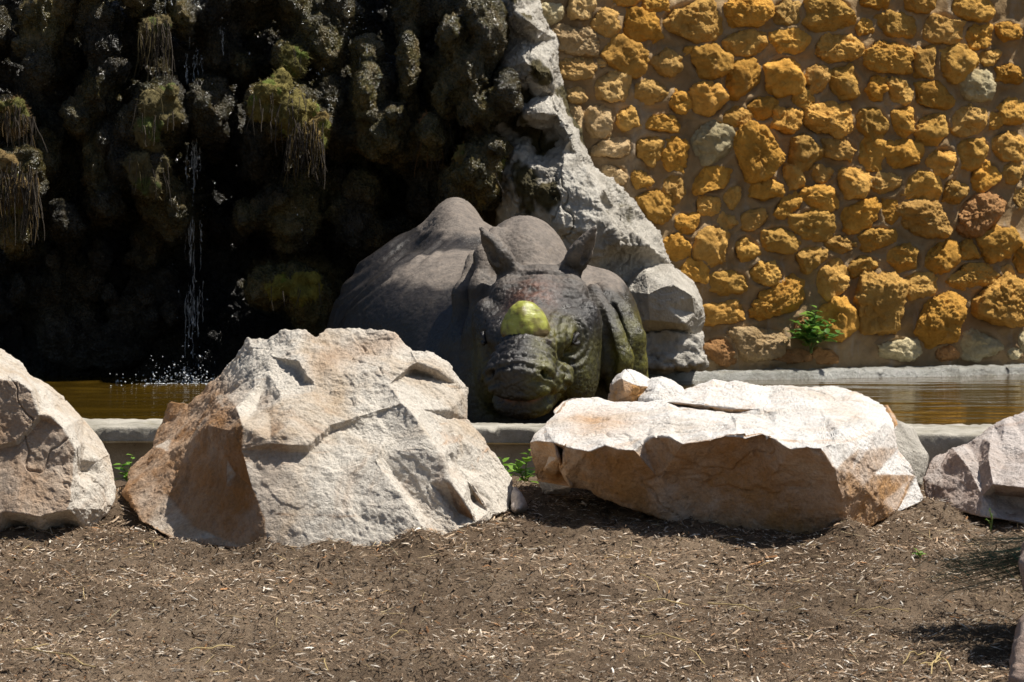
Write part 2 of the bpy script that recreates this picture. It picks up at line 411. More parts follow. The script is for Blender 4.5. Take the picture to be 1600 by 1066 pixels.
# ------------------------------------------------------------------ ground sheet
BANK = [(pt(*a)[:2], pt(*b)[:2], h, w) for a, b, h, w in [((430, 845, 8.82), (650, 842, 8.86), .032, .09), ((650, 842, 8.86), (775, 805, 9.1), .035, .09), ((1325, 835, 8.95), (1445, 780, 9.22), .05, .10), ((-60, 838, 9.08), (90, 835, 9.10), .02, .08), ((200, 760, 9.5), (185, 800, 9.35), .06, .08), ((1450, 790, 9.3), (1640, 815, 9.08), .03, .08), ((250, 838, 8.98), (380, 850, 8.86), .02, .06)]]
def gz0(x, y):
    x = np.asarray(x, float); y = np.asarray(y, float)
    z = np.where(y > 9.35, 0., -(9.35-y)*.14)
    t = np.clip((9.65-y)/.6, 0, 1); z = np.where((y > 9.05) & (y < 9.65), -.6*.07*t*t*1.0*1.0, z) if False else z
    far = np.clip(6.9-y, 0, None); z = z+far*.115
    z = z+.05*np.exp(-((x+1.16)**2/.012+(y-9.55)**2/.05))+.05*np.exp(-((x-.0)**2/.03+(y-9.75)**2/.03))
    for (x0, y0), (x1, y1), h_, w_ in BANK:      # mulch banked up against the foot of the boulders
        t = np.clip(((x-x0)*(x1-x0)+(y-y0)*(y1-y0))/((x1-x0)**2+(y1-y0)**2), 0, 1); q = (x-x0-t*(x1-x0))**2+(y-y0-t*(y1-y0))**2
        z = z+h_*np.exp(-q/w_**2)*(.65+.5*np.sin(x*23+y*9)*np.sin(x*7+1))
    z = z+.02*np.sin(x*2.1+.7)*np.exp(-((y-8.6)/.7)**2)
    return z
def gz(x, y):
    x = np.asarray(x, float); y = np.asarray(y, float); z = gz0(x, y)
    P = np.stack([x, y, x*0], 1)
    return z+.040*fbm(P*np.array([.7, 1.3, 1]), 2.2, 3, 5)+.018*fbm(P, 7, 3, 6)+.012*fbm(P, 26, 2, 8, kind=1)
def spread(lo, hi, step, out_lo, out_hi, gr=1.22):
    m = list(np.arange(lo, hi, step)); a = []; d = step; v = lo
    while v > out_lo: d *= gr; v -= d; a.append(v)
    b = []; d = step; v = m[-1]
    while v < out_hi: d *= gr; v += d; b.append(v)
    return np.array(a[::-1]+m+b)
gx = spread(-1.95, 1.95, .012, -90, 90); gy = spread(6.9, 10.45, .0115, -60, 160)
X, Y = np.meshgrid(gx, gy, indexing='ij'); x, y = X.ravel(), Y.ravel()
z = gz(x, y)
inpool = sstep(10.62, 10.82, y)*sstep(17.2, 16.9, y)*sstep(-6.2, -6., x)*sstep(9.2, 9., x)
z = np.where(inpool > 0, z*(1-inpool)-.55*inpool, z)
tag(mesh_obj('ground', np.stack([x, y, z], 1), grid_faces(len(gx), len(gy)), MG), kind='structure')

# ------------------------------------------------------------------ pool rim, far rim, water
def slab(name, xs_, inner, outer, ztop, zbot, mat, jit=.006, seed=0, splay=0.):
    """rounded kerb between two polylines; inner / outer give (n, 2) points"""
    prof = [(0, zbot), (0, ztop-.008), (.008, ztop-.001), (.10, ztop), (.5, ztop+.001), (.93, ztop), (.99, ztop-.002), (1, ztop-.010), (1+splay*.3, ztop-.05), (.985+splay, zbot*.5+ztop*.5), (.985+splay, zbot)]
    pr = []
    for (t0, z0), (t1, z1) in zip(prof[:-1], prof[1:]):
        kk = max(1, int(max(abs(t1-t0)*18, abs(z1-z0)/.02)))
        pr += [(t0+(t1-t0)*k/kk, z0+(z1-z0)*k/kk) for k in range(kk)]
    pr.append(prof[-1]); pr = np.array(pr); n = len(inner)
    V = np.zeros((n, len(pr), 3)); V[:, :, :2] = inner[:, None]*(1-pr[None, :, :1])+outer[:, None]*pr[None, :, :1]; V[:, :, 2] = pr[None, :, 1]
    V = V.reshape(-1, 3); F = grid_faces(n, len(pr))[:, ::-1]
    d = jit*fbm(V, 7, 4, seed)*1.2+jit*.8*fbm(V, 30, 3, seed+2)-jit*2.2*np.clip(fbm(V, 16, 3, seed+5)-.16, 0, 1)*4
    V[:, 2] += d; V[:, 1] += d*.7
    return mesh_obj(name, V, F, mat)
def xy(px, py, D): return pt(px, py, D)[:2]
rimL = -2.6; rimR = 2.6
def lin(p, q, x): return p[1]+(q[1]-p[1])*(x-p[0])/(q[0]-p[0])
pi, qi = xy(0, 652, 11.33), xy(780, 662, 11.02); po_, qo = xy(0, 667, 10.86), xy(780, 669, 10.77); qr = xy(1600, 664, 10.95); qro = xy(1600, 684, 10.42)
WZ = .105; RZ = .155
def adopt(o, p):                          # part keeps its world-space vertices under a thing placed at its base
    o.parent = p; o.location = (-p.location.x, -p.location.y, -p.location.z); o.matrix_parent_inverse.identity()
rx_ = np.concatenate([np.arange(-6.2, -2.4, .1), np.arange(-2.4, 2.4, .012), np.arange(2.4, 9.2, .1)])
r_in = np.stack([rx_, np.interp(rx_, [-6.2, pi[0], qi[0], qr[0], 9.2], [pi[1]+.8, pi[1], qi[1], qr[1], qr[1]-.3])], 1)
r_out = np.stack([rx_, np.interp(rx_, [-6.2, po_[0], qo[0], qro[0], 9.2], [po_[1]+.8, po_[1], qo[1], qro[1], qro[1]-.6])], 1)
tag(slab('pool_rim', rx_, r_in, r_out, RZ, -.2, MK), 'low pale concrete rim along the near edge of the pool, behind the boulders', 'pool rim')
# wall line
WA = pt(1100, 568, 15.0)[:2]; WB = pt(1600, 558, 15.62)[:2]
we = (WB-WA)/np.linalg.norm(WB-WA); wn = np.array([we[1], -we[0]])
def wall_xy(s, out=0): return WA+we*s+wn*out
FRZ = .145
fs_ = np.arange(-.9, 7, .014)
fr = slab('far_pool_rim', fs_, WA+np.outer(fs_, we)-wn*.1, WA+np.outer(fs_, we)+wn*.16, FRZ, -.3, MKW, .012, 9, .25)
tag(fr, 'wet glistening concrete ledge at the waterline under the ochre stone wall', 'pool rim')
# water
wx = np.concatenate([np.arange(-6, -2.8, .15), np.arange(-2.8, 3.4, .025), np.arange(3.4, 9, .15)]); wy = np.arange(10.7, 16.9, .022)
X, Y = np.meshgrid(wx, wy, indexing='ij'); x, y = X.ravel(), Y.ravel()
P = np.stack([x*.32, y, x*0], 1)
sp = pt(290, 598, 14.55)
r = np.hypot(x-sp[0], y-sp[1])
z = WZ+.0062*fbm(P, 2.6, 2, 31)+.0034*fbm(P, 8.0, 2, 33)+.004*np.sin(r*38)*np.exp(-r*1.6)
tag(mesh_obj('water', np.stack([x, y, z], 1), grid_faces(len(wx), len(wy)), MW), kind='structure')

# ------------------------------------------------------------------ ochre rubble wall
wall = empty('rubble_wall', (WA[0], WA[1], 0), 'tall wall of rough ochre stones set in brown mortar behind the pool', 'stone wall')
ws = np.concatenate([np.arange(-.80, 2.4, .014), np.arange(2.4, 7.5, .06)]); wz = np.concatenate([np.arange(-.3, 2.15, .014), np.arange(2.15, 3.4, .06)])
Sg, Zg = np.meshgrid(ws, wz, indexing='ij'); s_, z_ = Sg.ravel(), Zg.ravel()
def wall_pos(px, py):                    # photo pixel -> (s along wall, z) on the wall plane
    d = pt(px, py, 1.)-np.array([0, 0, CZ]); t = (WA@wn)/(d[:2]@wn); h = d*t
    return (h[:2]-WA)@we, h[2]+CZ, t
ST = [  # cx cy w h tilt kind (0 ochre, 1 pale, 2 rusty, 3 faded)
(868,17,48,34,0,1),(918,10,46,44,0,0),(954,36,46,44,10,0),(906,61,88,42,-10,3),(1013,38,64,48,-18,0),(990,-2,48,20,0,0),(1040,2,42,32,0,0),(1092,33,94,66,8,0),
(988,87,68,50,-25,0),(905,107,80,36,5,0),(951,98,15,15,0,0),(1052,98,47,42,0,0),(966,135,58,50,0,0),(909,148,33,28,0,0),(1028,143,56,38,-12,0),(1070,160,37,38,-20,0),
(1088,77,25,13,20,0),(903,190,28,54,0,3),(942,190,46,52,0,3),(990,184,38,38,20,0),(1046,193,66,32,0,0),(1178,15,80,54,0,0),(1240,20,56,44,10,0),(1311,20,84,54,0,0),
(1176,68,70,44,0,0),(1248,63,62,42,10,0),(1322,75,86,46,-5,0),(1121,96,64,52,20,0),(1170,122,66,58,30,0),(1234,118,60,60,10,0),(1285,124,38,50,-25,0),(1328,127,56,52,0,0),
(1265,154,42,32,0,0),(1113,157,64,58,20,0),(1197,171,54,42,0,0),(1158,183,48,38,-15,0),(1236,188,48,50,-10,0),(1298,186,78,54,5,0),(1381,0,52,26,0,0),(1364,41,27,31,0,0),
(1415,37,64,36,-10,0),(1455,-2,52,44,0,0),(1486,43,68,48,0,0),(1533,12,74,46,0,0),(1543,56,46,42,20,0),(1402,86,86,52,0,0),(1458,94,42,52,0,0),(1508,97,62,58,10,0),
(1559,88,39,28,5,0),(1590,48,42,32,0,0),(1588,115,40,34,0,0),(1542,133,60,47,0,1),(1381,137,31,50,-35,0),(1415,143,44,40,0,0),(1467,148,64,48,0,0),(1371,192,50,58,-25,0),
(1420,187,44,46,0,0),(1466,203,60,58,0,0),(1524,187,60,46,10,0),(1563,188,23,30,0,0),(1590,175,44,46,0,0),(964,232,64,34,8,3),(1020,233,50,44,-20,0),(1064,243,42,54,-10,0),
(964,272,40,30,-20,3),(1006,280,33,29,0,0),(1026,320,62,52,-30,0),(1058,297,36,52,-25,0),(1079,350,45,38,0,0),(1060,386,46,46,0,0),(1122,222,74,68,0,1),(1190,238,72,90,0,0),
(1264,238,50,56,10,0),(1319,233,54,38,0,0),(1120,282,68,42,12,0),(1247,275,36,43,0,0),(1202,297,56,46,5,0),(1291,273,37,25,-8,0),(1337,285,52,50,0,0),(1148,306,29,36,-10,0),
(1112,321,42,33,0,0),(1288,310,64,38,0,0),(1236,322,54,34,35,0),(1142,347,37,29,0,0),(1184,342,52,33,22,0),(1273,350,74,48,0,0),(1346,339,70,44,20,0),(1115,384,56,60,0,0),
(1168,390,40,48,0,0),(1221,375,60,46,0,0),(1316,382,56,32,0,0),(1270,402,54,36,40,0),(1368,237,40,60,0,0),(1417,243,60,53,0,0),(1480,252,52,52,0,0),(1528,237,62,44,45,0),
(1582,228,58,50,0,0),(1546,275,56,44,35,0),(1590,270,42,38,0,0),(1389,288,52,36,0,0),(1445,292,62,50,-10,0),(1497,300,42,40,10,0),(1541,333,84,62,30,2),(1396,331,31,42,20,0),
(1451,344,88,56,0,0),(1600,310,24,32,0,0),(1372,370,60,36,10,0),(1562,380,66,52,20,0),(1354,415,50,35,0,0),(1415,404,58,45,15,0),(1471,402,60,48,25,0),(1515,392,36,36,0,0),
(1522,430,82,40,5,0),(1574,423,27,20,0,0),(1600,402,36,52,0,0),(1435,445,54,42,0,0),(1378,478,80,98,0,0),(1471,500,84,82,0,0),(1563,472,94,82,0,0),(1402,547,66,38,0,1),
(1478,551,42,28,0,2),(1528,540,72,46,0,1),(1600,538,26,42,0,1),(1582,552,26,20,0,1),(1088,425,42,40,-15,0),(1140,440,62,38,0,0),(1197,428,56,42,10,0),(1302,436,52,66,0,0),
(1223,470,98,54,22,0),(1135,490,70,36,5,0),(1186,536,92,60,0,3),(1122,545,56,40,-35,2),(1305,502,66,70,0,0),(1255,508,28,30,0,2),(1287,556,40,26,0,2),(1232,556,86,22,0,2)]
# further stones beyond the picture's edge, so the wall goes on
for _ in range(900):
    cx = random.uniform(1560, 1960); cy = random.uniform(-330, 560)
    if cy > -30 and cx < 1630: continue
    if random.random() < .45: cx = random.uniform(880, 1960); cy = random.uniform(-330, -25)
    w_ = random.uniform(36, 82); h_ = w_*random.uniform(.6, .95)
    if all(abs(cx-q[0]) > (w_+q[2])*.5+2 or abs(cy-q[1]) > (h_+q[3])*.5+2 for q in ST): ST.append((cx, cy, w_, h_, random.uniform(-20, 20), 0))
    if len(ST) > 235: break
dep = np.zeros_like(s_)
for cx, cy, w_, h_, ti, kd in ST:         # mortar drawn up round each stone
    s0, z0, D = wall_pos(cx, cy); hw = w_*S(D)/.93/2; hh = h_*S(D)/2
    q = np.sqrt(((s_-s0)/hw)**2+((z_-z0)/hh)**2); dep += .018*np.exp(-((q-1.02)/.22)**2)-.01*np.exp(-(q/.8)**2)
P = np.stack([s_, s_*0, z_], 1)
dep = dep+.026*fbm(P, 3.5, 3, 51)+.018*fbm(P, 13, 4, 52, .6)+.008*fbm(P, 40, 3, 53)
V = np.zeros((len(s_), 3)); V[:, :2] = WA+np.outer(s_, we)+np.outer(dep-.065*(z_-.15), wn); V[:, 2] = z_
adopt(mesh_obj('mortar', V, grid_faces(len(ws), len(wz)), MM), wall)
# solid back of the wall
V = []
for s in (-.79, 7.4):
    for o_ in (-.06, -.5):
        for z in (-.3, 3.34): V.append([*wall_xy(s, o_-.065*(z-.15)-.02), z])
adopt(mesh_obj('wall_core', V, [[0, 1, 3, 2], [4, 6, 7, 5], [0, 4, 5, 1], [2, 3, 7, 6], [1, 5, 7, 3]], MM, smooth=False), wall)
_ic = {}
for sub in (5, 6):
    Vs, Fs = ico(sub); keep = Vs[:, 1] < .35
    m = keep[Fs].all(1); Fs = Fs[m]; us = np.unique(Fs); re = np.full(len(Vs), -1); re[us] = np.arange(len(us)); _ic[sub] = (Vs[us], re[Fs].astype(np.int32))
for i, (cx, cy, w_, h_, ti, kd) in enumerate(ST):
    sub = 6 if max(w_, h_) > 76 else 5
    d, F = _ic[sub]; s0, z0, D = wall_pos(cx, cy)
    hw = w_*S(D)/.93/2*1.07; hh = h_*S(D)/2*1.07; sz = min(hw, hh)
    p_ = random.uniform(2.3, 3.4)
    r_ = (np.abs(d)**p_).sum(1)**(-1/p_)
    q = d*r_[:, None]; off = np.array([i*3.7, i*1.3, i*2.1])
    # knocked-off corners: a few random cutting planes
    for _ in range(random.randint(3, 6)):
        n_ = rng.normal(size=3); n_[1] = -abs(n_[1])*.8; n_ /= np.linalg.norm(n_); o_ = random.uniform(.68, .92)
        e = np.clip(q@n_-o_, 0, None); q = q-np.outer(e*.9, n_)
    q = q*(1+.24*fbm(q*.9+off, 1.0, 2, 60)[:, None])
    prot = max(sz*random.uniform(.62, .92), .03)
    A = np.stack([q[:, 0]*hw, q[:, 1]*prot, q[:, 2]*hh], 1)
    rough = sstep(-.25, .35, fbm(A+off, 9, 2, 61)+.25*d[:, 2])         # crusty above, smoother below
    dn = d/np.linalg.norm(d, axis=1)[:, None]
    disp = (.014+.012*rough)*fbm(A+off, 13, 2, 62, kind=1)+.018*rough*fbm(A+off, 34, 3, 63, .62, kind=1)+.006*fbm(A+off, 90, 1, 64)
    f1, f2, _ = worley(A+off, 30, 3); disp -= .005*rough*sstep(.30, .12, f1)
    A = A+dn*disp[:, None]*min(1, sz/.055)*.85
    c_, sn = math.cos(math.radians(ti)), math.sin(math.radians(ti))
    u_ = A[:, 0]*c_-A[:, 2]*sn; v_ = A[:, 0]*sn+A[:, 2]*c_
    Vw = np.zeros_like(A); Vw[:, :2] = WA+np.outer(s0+u_, we)+np.outer(-A[:, 1]+.004-.065*(z0+v_-.15), wn); Vw[:, 2] = z0+v_
    base = np.array([Vw[:, 0].mean(), Vw[:, 1].mean(), Vw[:, 2].min()])
    o = mesh_obj('stone', Vw-base, F, MY, wall); o.location = tuple(base-np.array(wall.location))
    t = random.uniform(.78, 1.15); h = random.uniform(-.05, .04)
    col = [(.74+h, .405, .088-h*.3), (.66, .56, .34), (.54, .29, .12), (.66, .47, .25)][kd]
    e = float(np.clip((1010-cx)/120, 0, 1))*.6*(kd == 0)+random.choice([0, 0, 0, .12, .25])*(kd == 0); col = tuple(a_*(1-e)+b_*e for a_, b_ in zip(col, (.72, .53, .27)))
    o.color = (col[0]*t, col[1]*t, col[2]*t, 1)

# ------------------------------------------------------------------ boulders
def boulder(name, hulls, subs, mat, label, cat, step=.009, amp=1., seed=0, stain=None, k=.006, group=None, strat=(0, 0, 1), parts=None):
    allp = np.concatenate([np.asarray(h) for h in hulls]); lo = allp.min(0)-.06; hi = allp.max(0)+.06
    F_ = Field(*[np.arange(lo[a], hi[a], step) for a in range(3)])
    for h in hulls: F_.hull(h, k)
    for h in subs: F_.hull(h, .012, True)
    sz_ = float(np.sort(hi-lo)[1])
    F_.chisel(16, sz_*.24, sz_*.030, .09, seed+50); F_.chisel(60, sz_*.11, sz_*.016, .15, seed+51); F_.chisel(170, sz_*.05, sz_*.008, .20, seed+52)
    V, F = F_.mesh(); N = normals(laplace(V, F, 2), F)
    P = V+seed*5.1
    a_ = np.array([1, 1, 1.])+np.random.default_rng(seed).uniform(-.4, .8, 3)
    sm = sstep(-.15, .2, fbm(P, 2.2, 2, 99+seed))
    d = .010*fbm(P, 1.9, 2, 91+seed)+.026*terr(P*a_, 2.1, 6, 92+seed, octv=4, sharp=.08)+.012*terr(P*a_[::-1], 6., 6, 95+seed, octv=4, sharp=.10)
    d += .0050*terr(P*a_, 22, 6, 97+seed, octv=3, sharp=.2)*(.3+.7*sm)+.0036*fbm(P, 46, 4, 93+seed, .7)*(.4+.8*sm)
    cr = fbm(P*a_, 2.3, 4, 98+seed); d -= .012*np.exp(-(cr/.010)**2)*sstep(.0, .2, fbm(P, 1.5, 1, 96+seed))
    V = V+N*(d*amp)[:, None]
    N = normals(laplace(V, F, 6), F); s = np.zeros(len(V)) if stain is None else np.clip(stain(V, N), 0, 1)
    base = np.array([V[:, 0].mean(), V[:, 1].mean(), V[:, 2].min()])
    o = mesh_obj(name, V-base, F, mat, stain=s); o.location = tuple(base)
    return tag(o, label, cat, group)
def P3(*l): return np.array([pt(*q) for q in l])
def down(ps, dz): q = np.array(ps, float); q[:, 2] -= dz; return q
def faceted(name, outline, inner, ridges, back, mat, label, cat, seed, stain=None, amp=1., lev=5, group=None):
    """a broken rock: surveyed corners joined into flat fracture faces, then worn and roughened"""
    def tri(pts, chains):
        idx = {}; vs = []
        for p in pts: idx[p[:2]] = len(vs); vs.append(p)
        ed = []
        for c in chains:
            for p in c:
                if p[:2] not in idx: idx[p[:2]] = len(vs); vs.append(p)
            ed += [(idx[a[:2]], idx[b[:2]]) for a, b in zip(c[:-1], c[1:])]
        n = len(outline); ring = list(range(n))
        r = delaunay_2d_cdt([Vector((p[0], -p[1])) for p in vs], ed+[(k, (k+1) % n) for k in range(n)], [ring[::-1]], 1, 1e-4)
        out = []
        for k, src in enumerate(r[3]):
            v = r[0][k]
            if src: out.append(pt(*vs[src[0]]))
            else:                                   # a crossing of two ridges: mean distance of its neighbours
                D = np.mean(sorted([(math.hypot(v.x-p[0], -v.y-p[1]), p[2]) for p in vs])[:3], 0)[1]; out.append(pt(v.x, -v.y, D))
        return np.array(out), [tuple(f) for f in r[2]]
    V1, F1 = tri(outline+inner, ridges); V2, F2 = tri(outline+back, [])
    bm = bmesh.new()
    for V_, F_ in ((V1, F1), (V2, F2)):
        vv = [bm.verts.new(v) for v in V_]
        for f in F_:
            if len(set(f)) > 2:
                try: bm.faces.new([vv[k] for k in f])
                except ValueError: pass
    bmesh.ops.remove_doubles(bm, verts=bm.verts[:], dist=1e-4); bmesh.ops.triangulate(bm, faces=bm.faces[:]); bmesh.ops.recalc_face_normals(bm, faces=bm.faces[:])
    bm.verts.index_update(); V = np.array([v.co[:] for v in bm.verts]); F = np.array([[v.index for v in f.verts] for f in bm.faces]); bm.free()
    for _ in range(lev):
        E = np.sort(np.concatenate([F[:, [0, 1]], F[:, [1, 2]], F[:, [2, 0]]]), 1); U, inv = np.unique(E, axis=0, return_inverse=True); inv = inv.ravel()
        m = len(V)+inv.reshape(3, -1).T; V = np.concatenate([V, (V[U[:, 0]]+V[U[:, 1]])/2])
        F = np.concatenate([np.stack([F[:, 0], m[:, 0], m[:, 2]], 1), np.stack([F[:, 1], m[:, 1], m[:, 0]], 1), np.stack([F[:, 2], m[:, 2], m[:, 1]], 1), m])
    V = laplace(V, F, 3); N = normals(laplace(V, F, 6), F); P = V+seed*5.1
    a_ = np.array([1, 1, 1.])+np.random.default_rng(seed).uniform(-.4, .8, 3)
    sm = sstep(-.2, .2, fbm(P, 2.2, 2, 99+seed))
    d = .008*fbm(P, 3, 2, 91+seed)+.020*terr(P*a_, 3.0, 6, 92+seed, octv=4, sharp=.09)+.012*terr(P*a_[::-1], 7.5, 6, 95+seed, octv=4, sharp=.12)
    d += .0050*terr(P*a_, 22, 6, 97+seed, octv=3, sharp=.2)*(.4+.6*sm)+.0052*fbm(P, 42, 4, 93+seed, .72)*(.45+.75*sm)
    cr = fbm(P*a_, 2.0, 4, 98+seed); d -= .012*np.exp(-(cr/.009)**2)*sstep(.02, .2, fbm(P, 1.5, 1, 96+seed))
    V = V+N*(d*amp)[:, None]; s = np.zeros(len(V)) if stain is None else np.clip(stain(V, N), 0, 1)
    base = np.array([V[:, 0].mean(), V[:, 1].mean(), V[:, 2].min()])
    o = mesh_obj(name, V-base, F.astype(np.int32), mat, stain=s, moss=s); o.location = tuple(base); return tag(o, label, cat, group)
# the big peaked boulder
O = [(193, 772, 9.36), (207, 735, 9.55), (238, 700, 9.62), (250, 665, 9.7), (268, 632, 9.72), (284, 625, 9.72), (293, 632, 9.66), (340, 585, 9.66), (372, 548, 9.62), (387, 529, 9.6), (420, 530, 9.55), (447, 516, 9.5), (477, 514, 9.48), (495, 524, 9.46),
     (513, 514, 9.52), (560, 514, 9.52), (618, 521, 9.5), (642, 548, 9.46), (672, 554, 9.46), (700, 572, 9.46), (731, 607, 9.5), (730, 655, 9.46), (760, 690, 9.46), (803, 745, 9.46), (800, 800, 9.3), (768, 812, 9.15), (745, 825, 9.05), (720, 838, 8.98), (675, 848, 8.93),
     (640, 852, 8.9), (560, 860, 8.88), (480, 864, 8.86), (418, 864, 8.86), (395, 860, 8.9), (280, 848, 9.0), (225, 820, 9.14)]
I = [(460, 545, 9.40), (500, 560, 9.33), (560, 610, 9.22), (520, 620, 9.20), (460, 640, 9.08), (440, 620, 9.16), (450, 665, 9.0), (520, 740, 8.98), (470, 760, 8.94), (560, 790, 8.94), (520, 810, 8.90), (450, 800, 8.90), (600, 690, 9.09), (610, 600, 9.25), (660, 640, 9.20), (700, 640, 9.30), (718, 660, 9.36), (700, 610, 9.38), (660, 600, 9.32),
     (300, 760, 9.16), (260, 770, 9.22), (300, 820, 9.05), (370, 740, 9.02), (300, 650, 9.6), (330, 615, 9.56), (370, 580, 9.5), (400, 555, 9.47), (395, 580, 9.38), (350, 615, 9.45), (270, 690, 9.55), (230, 730, 9.45), (700, 700, 9.17), (735, 735, 9.24), (740, 780, 9.16), (715, 800, 9.06), (560, 550, 9.42), (580, 535, 9.48), (530, 550, 9.41)]
Rg = [[(426, 534, 9.50), (423, 557, 9.40), (418, 578, 9.33), (396, 608, 9.26), (369, 635, 9.13), (379, 665, 9.0), (376, 703, 8.98), (386, 736, 8.95), (393, 763, 8.94), (413, 814, 8.9), (417, 858, 8.87)],
      [(369, 635, 9.13), (349, 642, 9.20), (345, 662, 9.13), (325, 667, 9.20), (295, 689, 9.30), (261, 706, 9.38), (237, 736, 9.36), (200, 768, 9.34)], [(342, 669, 9.11), (342, 709, 9.10), (345, 763, 9.05), (342, 838, 8.96)], [(356, 672, 9.05), (354, 712, 9.04), (352, 760, 9.02)],
      [(405, 622, 9.26), (398, 640, 9.18), (420, 645, 9.09)], [(423, 692, 8.97), (450, 695, 8.97), (480, 696, 8.99), (500, 680, 9.04), (517, 664, 9.09), (555, 652, 9.13), (590, 640, 9.17)], [(425, 704, 8.985), (452, 707, 8.995), (483, 707, 9.015), (503, 690, 9.058), (521, 673, 9.11), (557, 660, 9.135), (592, 648, 9.17)],
      [(466, 563, 9.30), (476, 582, 9.25), (492, 600, 9.24)], [(462, 575, 9.33), (472, 596, 9.27)], [(513, 522, 9.48), (530, 584, 9.27), (564, 581, 9.27), (608, 573, 9.30), (642, 556, 9.42)],
      [(640, 572, 9.33), (652, 566, 9.33), (682, 578, 9.35), (713, 601, 9.43)], [(645, 582, 9.38), (680, 592, 9.40)], [(628, 628, 9.16), (652, 655, 9.12), (669, 690, 9.075), (690, 716, 9.05), (700, 750, 9.02), (723, 780, 9.0), (745, 815, 9.02)],
      [(588, 716, 9.01), (615, 760, 8.965), (642, 794, 8.93), (672, 840, 8.91)], [(598, 717, 9.06), (629, 762, 9.03), (666, 800, 9.0), (692, 830, 8.98)], [(620, 690, 9.10), (649, 709, 9.055), (672, 757, 9.03), (715, 826, 8.99)], [(747, 699, 9.33), (760, 737, 9.32), (787, 770, 9.32)], [(755, 694, 9.40), (775, 730, 9.38), (797, 765, 9.36)], [(713, 689, 9.2), (700, 722, 9.14), (733, 750, 9.13), (765, 800, 9.14)], [(700, 655, 9.33), (728, 660, 9.42)], [(560, 670, 9.13), (575, 700, 9.07)]]
B = [(300, 690, 9.95), (450, 570, 9.85), (600, 560, 9.85), (700, 640, 9.9), (760, 740, 9.9), (450, 700, 10.1), (600, 700, 10.1), (260, 760, 9.9), (400, 790, 10.0), (600, 790, 10.0), (740, 780, 9.85), (300, 790, 9.7)]
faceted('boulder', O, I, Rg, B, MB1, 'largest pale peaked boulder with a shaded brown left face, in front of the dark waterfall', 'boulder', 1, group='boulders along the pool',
        stain=lambda V, N: .95*sstep(.10, .45, -N[:, 0]-.25*N[:, 2]+.05)*sstep(.46, .30, V[:, 2]+.35*(V[:, 0]+.9))+.35*np.exp(-((V[:, 0]+.68)/.07)**2)*sstep(.35, .2, V[:, 2])+.5*np.exp(-((V[:, 2]-.48-.3*(V[:, 0]+.45))/.04)**2)*sstep(-.65, -.55, V[:, 0])*sstep(-.2, -.35, V[:, 0]))  # left face mixes ochre tint with painted shade; the bands are ochre alone
# the flat slab
O = [(838, 750, 9.5), (828, 692, 9.38), (832, 680, 9.42), (850, 663, 9.52), (865, 645, 9.62), (882, 626, 9.76), (900, 620, 9.86), (935, 621, 9.9), (960, 628, 9.92), (1000, 627, 9.95), (1060, 612, 10.05), (1092, 602, 10.15), (1115, 593, 10.2), (1135, 598, 10.2), (1155, 595, 10.22), (1190, 603, 10.2), (1215, 600, 10.25), (1290, 605, 10.2), (1350, 616, 10.08), (1384, 632, 9.9),
     (1398, 650, 9.7), (1402, 668, 9.36), (1408, 700, 9.32), (1428, 725, 9.33), (1432, 742, 9.31), (1444, 782, 9.28), (1400, 802, 9.16), (1350, 828, 9.06), (1318, 842, 9.0), (1290, 840, 9.0), (1240, 838, 9.02), (1150, 834, 9.06), (1080, 828, 9.10), (1035, 815, 9.12), (1000, 800, 9.15), (950, 780, 9.2), (925, 766, 9.22), (895, 760, 9.27), (885, 778, 9.5), (850, 772, 9.52)]
I = [(860, 712, 9.38), (850, 735, 9.45), (868, 745, 9.44), (930, 655, 9.56), (960, 650, 9.60), (900, 655, 9.52), (960, 740, 9.12), (1030, 750, 9.07), (1100, 760, 9.05), (1150, 790, 9.03), (1200, 760, 8.98), (1250, 760, 8.95), (1250, 800, 8.98), (1100, 720, 9.0), (1180, 720, 8.98), (1060, 655, 9.42), (1120, 655, 9.42), (1250, 660, 9.25), (1280, 640, 9.5), (1340, 640, 9.6), (1200, 620, 9.95), (1290, 620, 9.95),
     (1340, 700, 8.99), (1345, 760, 8.97), (1352, 704, 9.02), (1366, 742, 9.05), (1372, 700, 9.12), (1375, 785, 9.09), (1330, 740, 8.93), (1360, 680, 9.10), (1080, 640, 9.66), (1050, 665, 9.28), (1150, 655, 9.30), (1090, 665, 9.22), (1210, 668, 9.12)]
Rg = [[(834, 690, 9.36), (852, 690, 9.30), (866, 692, 9.2), (872, 715, 9.19), (884, 740, 9.21), (893, 759, 9.24)], [(866, 692, 9.2), (885, 698, 9.14), (920, 705, 9.08), (945, 695, 9.08), (965, 702, 9.05), (990, 703, 9.03), (1005, 690, 9.06), (1022, 680, 9.03), (1045, 681, 8.99), (1068, 692, 8.92), (1085, 690, 8.90), (1110, 686, 8.88), (1130, 680, 8.90), (1150, 670, 8.96), (1165, 680, 8.88), (1190, 675, 8.91), (1210, 685, 8.85), (1235, 700, 8.80), (1260, 697, 8.80), (1283, 698, 8.81)],
      [(1283, 698, 8.81), (1305, 735, 8.84), (1315, 780, 8.9), (1320, 835, 8.97)], [(1283, 698, 8.81), (1300, 690, 8.9), (1312, 676, 8.98), (1350, 661, 9.15), (1385, 660, 9.28), (1400, 668, 9.34)], [(876, 702, 9.36), (880, 742, 9.42), (890, 762, 9.44)], [(985, 629, 9.86), (1040, 628, 9.78), (1100, 633, 9.68), (1140, 638, 9.62), (1190, 640, 9.58), (1215, 646, 9.50)], [(1060, 634, 9.80), (1140, 647, 9.64), (1200, 652, 9.52)], [(880, 633, 9.74), (930, 626, 9.85), (1000, 648, 9.60), (1017, 664, 9.40), (980, 684, 9.18), (940, 680, 9.22), (895, 678, 9.3), (872, 655, 9.52)]]
